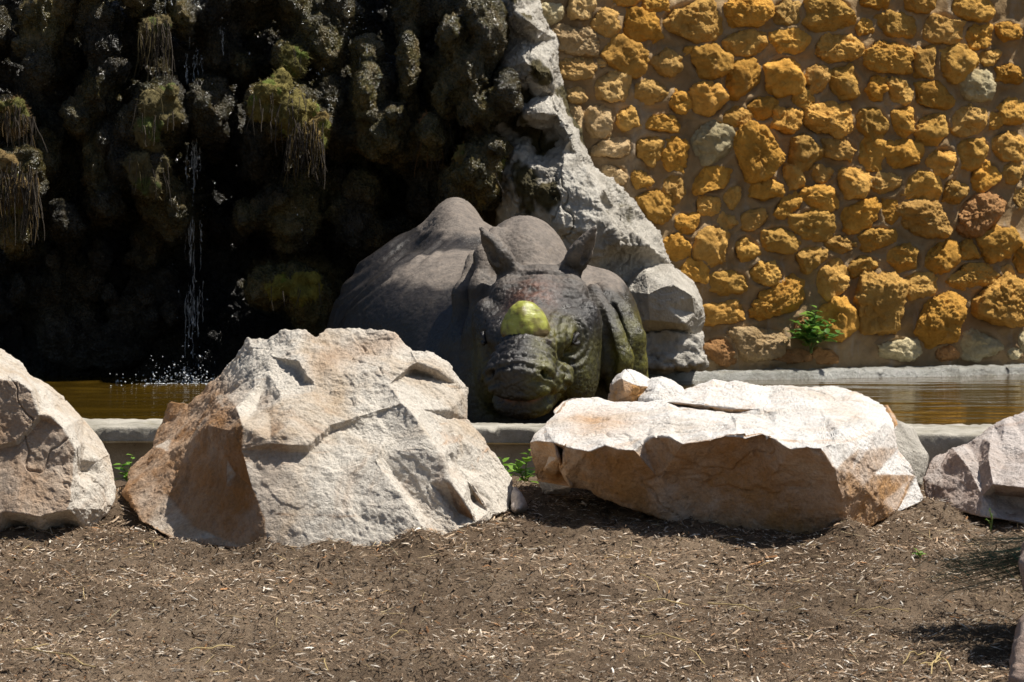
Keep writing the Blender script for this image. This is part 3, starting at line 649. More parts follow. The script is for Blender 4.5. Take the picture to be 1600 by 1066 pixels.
B = [(900, 680, 10.0), (1000, 690, 10.25), (1150, 680, 10.4), (1300, 690, 10.3), (1380, 720, 9.9), (920, 740, 9.95), (1050, 770, 10.1), (1200, 775, 10.15), (1350, 775, 10.0), (1150, 800, 9.8)]
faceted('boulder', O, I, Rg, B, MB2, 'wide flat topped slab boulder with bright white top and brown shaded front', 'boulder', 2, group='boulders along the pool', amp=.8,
        stain=lambda V, N: sstep(.45, -.05, N[:, 2])*.95+.85*np.exp(-(((V[:, 0]-.26)/.10)**2+((V[:, 1]-9.5)/.22)**2)))  # sides browned by tint and painted shade, top kept white; dish is orange stain
# left boulder cut by the frame
O = [(-260, 560, 9.7), (-120, 520, 9.7), (0, 545, 9.6), (30, 562, 9.6), (48, 583, 9.55), (65, 590, 9.52), (100, 615, 9.5), (130, 650, 9.48), (155, 680, 9.46), (172, 710, 9.42), (178, 745, 9.38), (178, 778, 9.33), (165, 802, 9.27), (140, 832, 9.22), (60, 842, 9.15), (0, 848, 9.12), (-150, 852, 9.1), (-300, 845, 9.2), (-330, 720, 9.4)]
I = [(-100, 720, 9.10), (-200, 700, 9.18), (30, 715, 9.11), (80, 730, 9.12), (-80, 780, 9.06), (60, 770, 9.08), (20, 640, 9.12), (-60, 640, 9.12), (90, 640, 9.36), (60, 605, 9.38), (130, 690, 9.33), (20, 572, 9.45), (150, 720, 9.30), (140, 765, 9.18), (155, 770, 9.26), (100, 820, 9.2), (30, 830, 9.2), (-100, 838, 9.18)]
Rg = [[(-230, 610, 9.2), (-150, 600, 9.15), (0, 593, 9.13), (30, 594, 9.13), (50, 610, 9.13), (61, 648, 9.12), (80, 652, 9.13), (100, 670, 9.14), (120, 700, 9.14), (117, 722, 9.14), (116, 745, 9.12), (112, 770, 9.08), (108, 792, 9.06)], [(-280, 810, 9.12), (-100, 806, 9.05), (0, 802, 9.04), (25, 801, 9.04), (60, 808, 9.04), (108, 796, 9.06), (160, 796, 9.22)], [(128, 718, 9.25), (124, 737, 9.27), (150, 742, 9.30), (152, 722, 9.32)], [(61, 648, 9.18), (45, 668, 9.11), (25, 690, 9.105)], [(64, 656, 9.145), (48, 675, 9.135), (27, 697, 9.13)], [(165, 735, 9.36), (164, 790, 9.27)]]
B = [(0, 640, 10.0), (100, 700, 9.95), (-200, 660, 10.1), (110, 780, 9.85), (-200, 790, 10.0), (0, 790, 10.0)]
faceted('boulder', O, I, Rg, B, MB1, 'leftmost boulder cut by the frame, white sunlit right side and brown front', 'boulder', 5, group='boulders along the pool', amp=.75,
        stain=lambda V, N: sstep(.35, .8, -N[:, 1])*sstep(.5, .3, N[:, 0])*.6)  # front browned, partly tint and partly shade put into the colour
# right boulder cut by the frame
O = [(1443, 748, 9.45), (1447, 735, 9.5), (1457, 718, 9.55), (1485, 698, 9.6), (1510, 688, 9.6), (1530, 679, 9.6), (1552, 665, 9.65), (1580, 652, 9.7), (1605, 640, 9.7), (1680, 640, 9.7), (1800, 690, 9.6), (1830, 800, 9.4), (1700, 822, 9.15), (1600, 820, 9.15), (1560, 812, 9.18), (1530, 808, 9.2), (1500, 798, 9.28), (1448, 788, 9.4)]
I = [(1470, 730, 9.46), (1475, 765, 9.38), (1510, 760, 9.33), (1565, 690, 9.44), (1600, 680, 9.46), (1572, 710, 9.37), (1600, 705, 9.36), (1640, 680, 9.48), (1600, 740, 9.21), (1700, 720, 9.25), (1720, 770, 9.12), (1655, 790, 9.28), (1600, 795, 9.27), (1570, 660, 9.6), (1620, 655, 9.6)]
Rg = [[(1488, 700, 9.52), (1495, 708, 9.42), (1512, 728, 9.37), (1535, 775, 9.24)], [(1505, 695, 9.50), (1530, 728, 9.36), (1552, 757, 9.2)], [(1532, 682, 9.55), (1546, 690, 9.43), (1545, 720, 9.30), (1552, 757, 9.2), (1605, 763, 9.13), (1700, 770, 9.1)], [(1545, 720, 9.30), (1570, 722, 9.33), (1600, 712, 9.33), (1650, 700, 9.34)], [(1555, 772, 9.30), (1605, 778, 9.28), (1700, 785, 9.25)]]
B = [(1500, 730, 10.0), (1700, 700, 10.1), (1480, 775, 9.85), (1700, 785, 10.0), (1600, 700, 10.05)]
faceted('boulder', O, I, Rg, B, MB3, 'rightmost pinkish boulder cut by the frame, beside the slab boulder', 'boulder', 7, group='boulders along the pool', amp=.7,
        stain=lambda V, N: sstep(.3, .7, -N[:, 0]-.3*N[:, 2]+.15)*.6)  # left faces darkened: brown tint with shade painted into it
# grey rock behind the slab's right end
boulder('rock', [P3((1355, 655, 9.85), (1385, 632, 9.9), (1425, 658, 9.95), (1440, 690, 9.95), (1455, 712, 9.9), (1440, 738, 9.85), (1400, 745, 9.8), (1370, 700, 9.75), (1390, 660, 10.2), (1445, 700, 10.2), (1440, 770, 10.0), (1370, 770, 10.0), (1370, 770, 9.8), (1440, 770, 9.85))], [], MP,
        'rounded grey rock wedged between the slab boulder and the right boulder', 'rock', .008, .6, 9)
# stones lying on the slab
faceted('rock', [(950, 630, 10.0), (953, 600, 10.05), (965, 585, 10.08), (977, 575, 10.1), (985, 574, 10.1), (1003, 582, 10.1), (1018, 592, 10.1), (1024, 604, 10.08), (1012, 626, 10.0), (985, 634, 9.96), (962, 634, 9.97)],
        [(975, 612, 9.93), (995, 616, 9.94)], [[(959, 601, 10.0), (972, 591, 9.95), (1000, 602, 9.94), (1018, 607, 10.0)]], [(985, 600, 10.22), (975, 620, 10.2)], MB2,
        'small angular orange brown rock lying on the left end of the slab boulder', 'rock', 31, amp=.45, lev=5, stain=lambda V, N: sstep(.75, .3, N[:, 2])*1.4)
faceted('rock', [(998, 634, 9.94), (1000, 618, 9.97), (1008, 606, 10.0), (1018, 592, 10.05), (1035, 588, 10.08), (1050, 595, 10.08), (1068, 604, 10.06), (1072, 616, 10.0), (1060, 630, 9.95), (1030, 638, 9.9)],
        [(1025, 612, 9.93), (1045, 606, 9.97), (1015, 624, 9.9), (1040, 626, 9.9)], [[(1030, 597, 10.0), (1024, 610, 9.94), (1010, 626, 9.92)]], [(1035, 610, 10.2), (1030, 628, 10.15)], MB2,
        'small whitish lumpy rock beside the orange rock on top of the slab', 'rock', 33, amp=.7, lev=5)
# chip at the foot of the peaked boulder
boulder('rock', [P3((798, 790, 9.3), (800, 752, 9.42), (806, 756, 9.35), (824, 785, 9.3), (818, 796, 9.25), (805, 798, 9.22), (815, 775, 9.5), (825, 800, 9.4), (800, 805, 9.3))], [], MB3, 'narrow grey stone shard leaning at the right foot of the peaked boulder', 'rock', .006, .3, 15)
# near rocks at the right frame edge
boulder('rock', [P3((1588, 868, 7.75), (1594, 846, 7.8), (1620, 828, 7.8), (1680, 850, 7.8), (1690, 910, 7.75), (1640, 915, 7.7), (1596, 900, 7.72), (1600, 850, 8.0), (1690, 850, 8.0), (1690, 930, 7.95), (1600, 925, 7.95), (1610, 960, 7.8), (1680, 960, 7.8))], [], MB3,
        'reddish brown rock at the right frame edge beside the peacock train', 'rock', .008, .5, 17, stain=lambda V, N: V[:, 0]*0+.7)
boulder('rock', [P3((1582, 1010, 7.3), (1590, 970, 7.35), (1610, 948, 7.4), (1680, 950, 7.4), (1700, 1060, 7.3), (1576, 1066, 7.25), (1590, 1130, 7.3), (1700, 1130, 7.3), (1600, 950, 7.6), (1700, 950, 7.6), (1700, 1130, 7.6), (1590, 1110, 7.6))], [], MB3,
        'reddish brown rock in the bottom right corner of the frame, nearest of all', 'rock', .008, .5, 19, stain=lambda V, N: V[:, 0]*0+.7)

# ------------------------------------------------------------------ dark waterfall cliff
cx_ = np.concatenate([np.arange(-4.6, -2.75, .05), np.arange(-2.75, .55, .0145)]); cy_ = np.arange(14.2, 16.1, .0165); cz_ = np.concatenate([np.arange(-.25, 2.1, .0145), np.arange(2.1, 3.6, .05)])
C = Field(cx_, cy_, cz_)
P = np.stack([a.ravel() for a in np.meshgrid(cx_, [0.], cz_, indexing='ij')], 1)
yb = 15.33+.13*(P[:, 2]-.1)+.10*fbm(P, 1.3, 3, 101)-.05*fbm(P, 3.2, 3, 102, kind=1)
yb = yb+1.1*np.clip(P[:, 2]-2.0, 0, None)
yb = yb.reshape(len(cx_), 1, len(cz_))
C.f = np.clip(yb-cy_[None, :, None], -.6, .6).astype(np.float32)*.8+np.zeros_like(C.f)
edge = .35-0*C.f
CL = [  # px, py, rx, ry, D, depth radius (m), moss, wet-pale
(158, 34, 30, 34, 15.10, .14, .5), (60, 72, 40, 20, 15.08, .12, .8), (205, 60, 60, 50, 15.3, .12, .2), (155, 140, 28, 44, 15.05, .14, .7), (255, 180, 42, 66, 15.02, .18, .8), (215, 205, 40, 40, 15.05, .15, .5), (232, 275, 40, 52, 15.05, .16, .8), (255, 330, 25, 45, 15.15, .12, .6), (20, 185, 30, 30, 14.9, .16, 1), (25, 285, 45, 55, 14.85, .2, 1), (20, 360, 26, 40, 14.95, .14, 1),
(458, 95, 24, 32, 15.02, .12, 1), (445, 165, 50, 46, 14.92, .2, 1), (490, 200, 40, 38, 14.92, .17, 1), (420, 200, 30, 44, 15.0, .16, .8), (345, 60, 30, 40, 15.25, .1, .1), (300, 110, 30, 50, 15.28, .08, 0), (325, 165, 22, 20, 15.2, .08, 0), (310, 235, 18, 40, 15.24, .08, 0),
(475, 10, 16, 28, 15.1, .1, .6), (540, 20, 22, 24, 15.1, .1, .6), (575, 95, 26, 40, 15.0, .14, .9), (600, 140, 26, 40, 15.0, .14, .8), (560, 165, 24, 40, 15.05, .12, .9), (585, 215, 36, 40, 14.98, .15, .8), (610, 180, 18, 26, 14.92, .12, .1), (572, 300, 26, 34, 15.05, .13, .8), (640, 60, 16, 60, 15.05, .1, .8), (652, 100, 15, 20, 15.0, .1, .5), (635, 20, 26, 20, 15.05, .1, .4),
(675, 215, 36, 40, 14.92, .17, .9), (640, 235, 36, 45, 15.0, .15, .6), (715, 75, 26, 34, 14.95, .14, .8), (725, 130, 34, 40, 14.88, .16, .8), (740, 180, 36, 24, 14.85, .14, .7), (690, 130, 24, 50, 15.0, .14, .8), (745, 275, 42, 44, 14.72, .2, .9), (720, 310, 36, 36, 14.8, .16, .8), (755, 225, 30, 26, 14.78, .14, .7),
(470, 345, 30, 34, 15.1, .13, .8), (480, 300, 20, 26, 15.15, .1, .8), (455, 445, 60, 34, 15.0, .17, 1), (485, 485, 36, 34, 15.02, .14, 1), (425, 455, 36, 26, 15.05, .14, .9), (450, 385, 18, 16, 15.15, .1, .8), (530, 330, 16, 24, 15.1, .1, .7), (585, 370, 20, 20, 15.1, .12, .5), (615, 360, 18, 12, 15.1, .12, .3),
(100, 470, 60, 60, 15.32, .1, .2), (230, 470, 50, 60, 15.3, .1, .1), (150, 540, 90, 40, 15.3, .1, .1), (230, 380, 20, 30, 15.2, .1, .4), (215, 405, 22, 14, 15.2, .08, .3), (70, 160, 50, 60, 15.3, .1, .2), (110, 280, 50, 70, 15.32, .1, .2), (700, 20, 60, 26, 15.05, .14, .5), (760, 40, 40, 40, 14.95, .16, .5)]
for _ in range(75):
    a_ = random.uniform(14, 34); CL.append((random.uniform(-40, 790), random.uniform(-50, 360), a_, a_*random.uniform(1., 1.9), random.uniform(15.02, 15.2), random.uniform(.12, .2), random.choice([.12, .3, .6, .95])))
lean = lambda py: .12*((.87-(py-340)*.00303)-.75)
CL += [(712, 60, 24, 34, 14.62, .2, .7), (735, 120, 30, 46, 14.55, .22, .7), (752, 175, 34, 28, 14.52, .2, .6), (700, 150, 20, 40, 14.7, .2, .8), (765, 60, 26, 50, 14.55, .2, .5), (750, 20, 30, 24, 14.6, .2, .6), (745, 270, 38, 42, 14.5, .22, .85), (772, 232, 24, 24, 14.5, .2, .5), (790, 150, 20, 40, 14.5, .2, .4), (680, 215, 30, 34, 14.8, .22, .9), (620, 185, 18, 24, 14.8, .2, .3), (575, 150, 20, 60, 14.86, .22, .9), (600, 215, 30, 36, 14.84, .22, .8), (640, 110, 14, 70, 14.9, .2, .8)]
CL = [(a, b, c_, d_, (D if D > 15.19 else D-.05)+lean(b), (dr if D > 15.19 else dr+.05), mo) for a, b, c_, d_, D, dr, mo in CL]
for px_, py_, rx, ry, D, dr, mo in CL:
    c = pt(px_, py_, D); k = S(D)
    C.ell(c, (rx*k*.92, dr, ry*k*.92), .05)
    for _ in range(4):                   # lumpy: budding knobs
        a = random.uniform(0, 6.28); q = c+np.array([math.cos(a)*rx*k*.75, -dr*random.uniform(.1, .6), math.sin(a)*ry*k*.75])
        rr = min(rx, ry)*k*random.uniform(.3, .5); C.ell(q, (rr, rr, rr*1.1), .03)
for _ in range(170):                     # little knobs all over
    px_ = random.uniform(-60, 800); py_ = random.uniform(-60, 500); D = random.uniform(15.1, 15.35)+lean(py_)
    rr = random.uniform(.018, .055); C.ell(pt(px_, py_, D), (rr, rr*1.3, rr*random.uniform(.8, 1.8)), .04)
V, F = C.mesh(); N = normals(V, F)
m = sstep(.0, .2, fbm(V, 3, 3, 110)-.04)*.10
dryv = np.zeros(len(V))
for px_, py_, rx, ry, D, dr, mo in CL:
    c = pt(px_, py_, D); k = S(D); q = ((V[:, 0]-c[0])/(rx*k*1.25))**2+((V[:, 2]-c[2])/(ry*k*1.25))**2
    g = np.exp(-q*q*.9); m = m*(1-g)+mo*g; dryv = np.maximum(dryv, g*(1-mo))
d = .018*fbm(V, 6, 3, 111, kind=1)+.060*terr(V*np.array([1.3, 1, .55]), 5, 6, 114, octv=4, sharp=.16)+.038*fbm(V*np.array([1.2, 1, .6]), 11, 4, 115, .62, kind=2)+.018*fbm(V, 24, 3, 112, .65, kind=1)+.008*fbm(V, 60, 2, 113)
V = V+N*d[:, None]
cl = mesh_obj('cliff', V-np.array([-1., 15.3, 0]), F, MC, moss=m, dry=dryv*.16)
cl.location = (-1., 15.3, 0); tag(cl, 'black wet mossy waterfall cliff filling the upper left behind the pool', 'cliff')

def rock_lumps(name, ells, hulls, label, cat, mat, seed, step=.012, moss=None, k=.03, sub=()):
    pts = np.concatenate([np.array([[*pt(e[0], e[1], e[4])]]) for e in ells]+[np.asarray(h) for h in hulls]); R = .45 if ells else .1
    lo = pts.min(0)-R; hi = pts.max(0)+R; F_ = Field(*[np.arange(lo[a], hi[a], step) for a in range(3)])
    for px_, py_, rx, ry, D, dr in ells: F_.ell(pt(px_, py_, D), (rx*S(D), dr, ry*S(D)), k)
    for h in hulls: F_.hull(h, .02)
    for h in sub: F_.hull(h, .02, True)
    rr_ = np.random.default_rng(seed)
    for px_, py_, rx, ry, D, dr in ells:
        for _ in range(7):                # knobs and hollows
            a = rr_.uniform(0, 6.28); b_ = rr_.uniform(.3, 1); c = pt(px_, py_, D)+np.array([math.cos(a)*rx*S(D)*b_, -dr*math.sqrt(1.02-b_*b_), math.sin(a)*ry*S(D)*b_]); r0 = rr_.uniform(.03, .085)
            q = c+rr_.normal(size=(9, 3))*r0*.62; F_.hull(q, .012, rr_.random() < .45)
    V, F = F_.mesh(); N = normals(laplace(V, F, 2), F)
    f1, f2, ci = worley(V+.08*np.stack([fbm(V, 4, 2, 70+a+seed) for a in range(3)], 1), 6, seed)
    fc = np.random.default_rng(seed).uniform(-1, 1, 256)[ci]
    mo = np.clip(moss(V, N), 0, 1) if moss else np.zeros(len(V))
    d = .016*fbm(V, 4, 3, 120+seed)+.085*terr(V*np.array([1, 1, 1.4]), 2.6, 7, 118+seed, octv=4, sharp=.12)+.045*terr(V, 7.5, 6, 117+seed, octv=4, sharp=.14)
    d += .018*terr(V, 20, 5, 116+seed, octv=3, sharp=.2)+.018*mo*fbm(V, 22, 3, 121+seed, .6, kind=1)+.006*fbm(V, 50, 3, 122+seed, .65)
    cr = fbm(V, 3.3, 4, 115+seed); d -= .018*np.exp(-(cr/.02)**2)
    V = V+N*d[:, None]; base = np.array([V[:, 0].mean(), V[:, 1].mean(), V[:, 2].min()])
    o = mesh_obj(name, V-base, F, mat, moss=mo); o.location = tuple(base); return tag(o, label, cat)
O = [(735, -70, 15.2), (790, -75, 14.8), (832, -60, 14.8), (846, 0, 14.8), (854, 30, 14.8), (868, 60, 14.8), (872, 110, 14.8), (886, 150, 14.8), (906, 205, 14.82), (930, 255, 14.85), (962, 274, 14.85), (985, 312, 14.85), (1008, 343, 14.88), (1030, 362, 14.9), (1042, 392, 14.9), (1056, 425, 14.95), (1050, 560, 14.95), (960, 610, 15.0), (800, 610, 15.2), (740, 420, 15.3), (725, 250, 15.25), (730, 100, 15.2)]
I = [(826, 32, 14.47), (805, 20, 14.55), (842, 45, 14.52), (800, -20, 14.55), (842, 112, 14.43), (820, 96, 14.46), (862, 112, 14.50), (800, 128, 14.62), (850, 176, 14.42), (872, 180, 14.48), (825, 178, 14.46), (842, 240, 14.66), (892, 216, 14.45), (905, 236, 14.52), (880, 234, 14.48),
     (852, 264, 14.44), (880, 252, 14.40), (870, 300, 14.32), (900, 300, 14.33), (945, 295, 14.48), (975, 345, 14.46), (880, 350, 14.30), (920, 362, 14.30), (990, 362, 14.46), (1012, 382, 14.46), (1030, 397, 14.6), (940, 386, 14.34), (985, 386, 14.44), (960, 430, 14.5), (900, 450, 14.45), (1000, 470, 14.6), (850, 420, 14.55), (815, 256, 14.52), (800, 282, 14.50), (788, 262, 14.66), (770, 60, 14.8), (782, 110, 14.66), (765, 190, 14.66), (755, 240, 14.78), (780, 330, 14.62), (830, 330, 14.45), (900, 540, 14.6)]
Rg = [[(792, 48, 14.70), (812, 60, 14.66), (836, 68, 14.62), (862, 76, 14.66)], [(806, 160, 14.70), (840, 151, 14.62), (865, 149, 14.60), (880, 152, 14.68)], [(798, 206, 14.74), (830, 204, 14.70), (858, 207, 14.70), (870, 218, 14.66)], [(905, 256, 14.42), (930, 310, 14.34), (950, 346, 14.34), (966, 376, 14.33)], [(942, 316, 14.52), (962, 326, 14.56), (982, 320, 14.6)], [(948, 406, 14.52), (990, 401, 14.56), (1022, 408, 14.62)], [(835, 290, 14.42), (850, 330, 14.36), (862, 375, 14.36)]]
B = [(800, 100, 15.6), (850, 300, 15.6), (950, 400, 15.6), (900, 550, 15.6)]
faceted('rock_outcrop', O, I, Rg, B, MP, 'pale grey jagged rock outcrop sloping down right of the waterfall cliff', 'rock outcrop', 23, amp=2.3,
        stain=lambda V, N: sstep(.08, .22, fbm(V, 3.6, 4, 130)+0.30*sstep(-.06, -.16, V[:, 0])+.22*np.exp(-((V[:, 0]-.24)/.10)**2-((V[:, 2]-.93)/.16)**2)-.10*sstep(.3, .5, V[:, 0])))
O = [(972, 460, 14.55), (985, 432, 14.6), (1005, 413, 14.65), (1050, 411, 14.7), (1085, 440, 14.65), (1098, 468, 14.6), (1101, 497, 14.6), (1090, 527, 14.65), (1005, 524, 14.6), (976, 502, 14.55)]
faceted('rock', O, [(1015, 500, 14.31), (1070, 505, 14.35), (1040, 480, 14.30), (1050, 428, 14.45), (1010, 430, 14.45), (1085, 490, 14.42)], [[(980, 455, 14.48), (1012, 459, 14.27), (1035, 447, 14.28), (1055, 443, 14.28), (1082, 462, 14.34), (1096, 482, 14.5)]],
        [(1040, 450, 15.1), (1040, 500, 15.1)], MP, 'dark grey angular block with a sunlit top at the foot of the pale outcrop', 'rock', 25, amp=.9, lev=6)
rock_lumps('rock', [], [P3((985, 516, 14.5), (1060, 522, 14.45), (1100, 518, 14.5), (1100, 568, 14.45), (1060, 574, 14.42), (1000, 572, 14.46), (985, 560, 14.5), (1100, 520, 15.1), (1100, 572, 15.1), (985, 520, 15.1), (985, 572, 15.1))],
    'pale block shaped rock under the dark grey block, just above the water', 'rock', MP, 6, .010)

# ------------------------------------------------------------------ moss clumps with hanging roots
def moss_clump(px, py, rx, ry, D, col, label, nroot, rlen, seed, rx0=0.):
    D += lean(py)-.08; c = pt(px, py, D); k = S(D); off = seed*9.1; r_ = np.random.default_rng(seed+40); Rx, Rz = rx*k, ry*k
    M_ = Field(np.arange(-Rx*1.5, Rx*1.5, .0085), np.arange(-.24, .2, .0085), np.arange(-Rz*1.5, Rz*1.5, .0085)); M_.ell((0, .03, 0), (Rx*.72, .10, Rz*.72), .02)
    for _ in range(11):
        a = r_.uniform(0, 6.28); b_ = r_.uniform(.3, .85); q = np.array([math.cos(a)*Rx*b_, -.02-.07*r_.random(), math.sin(a)*Rz*b_]); rr = min(Rx, Rz)*r_.uniform(.22, .5)
        M_.ell(q, (rr*r_.uniform(.8, 1.3), rr*.8, rr*r_.uniform(.7, 1.5)), .014)
    A, F = M_.mesh(); d = normals(A, F)
    A = A+d*(.020*fbm(A+off, 14, 3, 141, .6, kind=1)+.012*fbm(A+off, 40, 3, 142, .6, kind=1))[:, None]
    cc = np.tile(col, (len(A), 1))*1.45*(1+.45*fbm(A+off, 14, 3, 143))[:, None]
    cc = np.where((fbm(A+off, 6, 3, 144) > .12)[:, None], cc*np.array([.75, 1.1, .7]), cc)
    root = empty('moss_clump', c, label, 'moss')
    mesh_obj('moss_cushion', A, F, MMOSS, root, cols=np.clip(cc, .004, 1))
    r_ = np.random.default_rng(seed); n = 900; id_ = r_.integers(0, len(A), n)          # blades standing off the cushion
    b = Bag(); p = A[id_]; nn = d[id_]+r_.normal(size=(n, 3))*.7; nn[:, 2] -= .3; nn /= np.linalg.norm(nn, axis=1)[:, None]; L = r_.uniform(.010, .030, n)
    s = np.cross(nn, r_.normal(size=(n, 3))); s /= np.linalg.norm(s, axis=1)[:, None]
    V = np.stack([p-s*.0016, p+s*.0016, p+nn*L[:, None]], 1).reshape(-1, 3); Ft = np.arange(n*3).reshape(-1, 3)
    co = np.repeat(np.tile(col, (n, 1))*r_.uniform(.6, 1.8, (n, 1)), 3, 0)
    tag(mesh_obj('moss_blades', V, Ft, MRT, root, cols=np.clip(co, 0, 1)), kind='stuff')
    b = Bag()
    for _ in range(nroot):
        x0 = r_.uniform(-.85, .9)*rx*k+rx0*k; z0 = math.sqrt(max(0, 1-(x0/(rx*k))**2))*ry*k*r_.uniform(-.6, .55) if abs(x0) < rx*k else -.2*ry*k
        L_ = rlen*k*r_.uniform(.35, 1.); pp = [np.array([x0, -.13*r_.uniform(.85, 1.1), z0])]; v = r_.normal(size=3)*.25
        for j in range(7):
            v = v*.7+r_.normal(size=3)*.10; pp.append(pp[-1]+np.array([v[0]*L_/7, v[1]*L_/14, -L_/7]))
        Vt, Ft = tube(pp, np.linspace(.0028, .0012, 8)*r_.uniform(.7, 1.3), 3); g = r_.uniform(.5, 1.5)
        b.add(Vt, Ft, np.array([.085, .07, .055])*g if r_.random() < .7 else np.array(col)*g*.7)
    if nroot: tag(b.obj('hanging_roots', MRT, root), kind='stuff')
moss_clump(440, 165, 52, 46, 14.78, (.17, .14, .042), 'large olive moss clump with long grey hanging roots, middle of the dark cliff', 30, 60, 1)
moss_clump(492, 205, 32, 34, 14.76, (.20, .14, .05), 'tan moss cushion trailing thick grey roots, right below the large olive clump', 90, 85, 2, -12)
moss_clump(456, 92, 24, 28, 14.86, (.12, .105, .03), 'small olive moss knob just above the large hanging root clump', 4, 40, 3)
moss_clump(22, 178, 28, 28, 14.8, (.16, .105, .045), 'brown root clump at the left frame edge, upper of two', 40, 60, 4, 15)
moss_clump(24, 278, 46, 50, 14.72, (.20, .135, .055), 'large brown root clump at the left frame edge, lower of two', 110, 100, 5)
moss_clump(252, 172, 40, 56, 14.88, (.13, .105, .045), 'broad grey brown moss bulge left of the falling water', 12, 50, 6)
moss_clump(238, 258, 36, 40, 14.93, (.115, .095, .045), 'lower moss bulge beside the falling water, left of it', 14, 60, 7)
moss_clump(680, 208, 28, 34, 14.78, (.22, .11, .04), 'rust coloured moss clump left of the pale outcrop', 20, 60, 8)
moss_clump(748, 272, 38, 42, 14.56, (.15, .11, .035), 'brown mossy boulder shaped clump just above the rhino back', 16, 40, 9)
moss_clump(722, 118, 28, 52, 14.76, (.15, .12, .055), 'tall brown moss hump at the upper left side of the pale outcrop', 20, 80, 10)
moss_clump(245, 45, 28, 26, 15.0, (.14, .11, .05), 'thin brown moss tuft with threads hanging at the top of the waterfall', 50, 90, 12)
moss_clump(458, 446, 50, 26, 14.85, (.19, .16, .03), 'wet yellow green moss ledge low on the cliff above the peaked boulder', 6, 40, 13)

# ------------------------------------------------------------------ falling water and splash
def drops(name, pts, szs, stretch, seed):
    r_ = np.random.default_rng(seed); O = np.array([[1, 0, 0], [-1, 0, 0], [0, 1, 0], [0, -1, 0], [0, 0, 1], [0, 0, -1]], float)
    Fo = np.array([[0, 2, 4], [2, 1, 4], [1, 3, 4], [3, 0, 4], [2, 0, 5], [1, 2, 5], [3, 1, 5], [0, 3, 5]])
    n = len(pts); V = (np.asarray(pts)[:, None, :]+O[None]*np.stack([szs, szs, szs*stretch], 1)[:, None, :]).reshape(-1, 3)
    F = (Fo[None]+np.arange(n)[:, None, None]*6).reshape(-1, 3)
    return mesh_obj(name, V, F, MS)
pp = []; ss = []; sx = []
r_ = np.random.default_rng(3)
for (px, py, sx_, sy_, n) in [(290, 25, 30, 28, 60), (345, 40, 10, 30, 30), (300, 90, 18, 30, 50), (320, 150, 20, 14, 60), (345, 160, 8, 4, 14), (308, 195, 12, 14, 40), (300, 240, 14, 26, 70), (298, 280, 12, 20, 30), (385, 95, 14, 12, 34), (515, 155, 12, 12, 25), (500, 105, 20, 10, 30), (300, 330, 18, 40, 16), (300, 440, 20, 60, 30), (305, 540, 14, 45, 60), (70, 220, 8, 8, 12), (600, 215, 30, 30, 60), (575, 110, 20, 50, 60), (560, 30, 30, 20, 36), (470, 345, 20, 30, 26), (700, 30, 30, 14, 26), (770, 20, 24, 20, 36)]:
    for _ in range(n):
        if r_.random() < .4: continue
        D = (15.02 if px < 400 else 14.88)+lean(py)
        pp.append(pt(r_.normal(px, sx_*.6), r_.normal(py, sy_*.6), D+r_.normal(0, .04))); ss.append(.0009+.0030*r_.random()**3); sx.append(r_.choice([1, 1, 1.6, 3.2]))
wf = drops('waterfall', pp, np.array(ss), np.array(sx), 1); tag(wf, kind='stuff')
b = Bag()
for px, py, n, ww, ln in [(288, 0, 12, 26, 70), (300, 90, 10, 16, 60), (318, 150, 8, 18, 40), (300, 230, 16, 12, 90), (298, 330, 12, 14, 120), (300, 450, 14, 14, 120), (345, 60, 6, 6, 50), (575, 80, 8, 16, 50), (600, 200, 8, 18, 40)]:
    for _ in range(n):                   # broken threads of falling water
        D = (15.0 if px < 400 else 14.82)+lean(py); p = pt(px+r_.normal(0, ww*.6), py+r_.uniform(-20, 20), D+r_.normal(0, .04)); L_ = ln*S(D)*r_.uniform(.2, 1); m = 10
        q = [p+np.array([r_.normal(0, .0025), 0, -L_*k_/m]) for k_ in range(m)]
        Vt, Ft = tube(q, np.abs(r_.normal(0, .0008, m))*(r_.random(m) < .75)+.00015, 3); b.add(Vt, Ft)
tag(b.obj('water_threads', MS), kind='stuff')
pp = []; ss = []; sx = []
for _ in range(420):
    a = r_.uniform(0, 6.28); rr = abs(r_.normal(0, .13)); h = max(0, r_.exponential(.035)*(1.3-rr*3))
    pp.append(sp+np.array([math.cos(a)*rr*1.3, math.sin(a)*rr, 0])); pp[-1][2] = WZ+h; ss.append(.001+.0038*r_.random()**2); sx.append(r_.choice([.7, 1, 1.5]))
for _ in range(60): pp.append(np.array([*pt(r_.uniform(225, 330), 596, 14.5)[:2], WZ+.004])); ss.append(r_.uniform(.002, .005)); sx.append(.6)
tag(drops('water_splash', pp, np.array(ss), np.array(sx), 2), kind='stuff')

# ------------------------------------------------------------------ rhinoceros
HP = pt(848, 460, 11.80); HS = pt(809, 594, 11.14)
hf = (HS-HP)/np.linalg.norm(HS-HP); hl = np.array([1., 0, .06]); hl = hl-(hl@hf)*hf; hl /= np.linalg.norm(hl); hu = np.cross(hf, hl)
AX = np.stack([hl, hf, hu]); HL = np.linalg.norm(HS-HP)
def hp(l, a, u): return HP+l*hl+a*hf+u*hu
hxs = np.concatenate([np.arange(-.98, -.16, .013), np.arange(-.16, .44, .0052), np.arange(.44, .74, .012)])
hys = np.concatenate([np.arange(11.0, 11.95, .0056), np.arange(11.95, 14.1, .014)])
hzs = np.concatenate([np.arange(-.15, .14, .012), np.arange(.14, 1.04, .0054)])
R = Field(hxs, hys, hzs)
def bx(px, py, D): return pt(px, py, D)
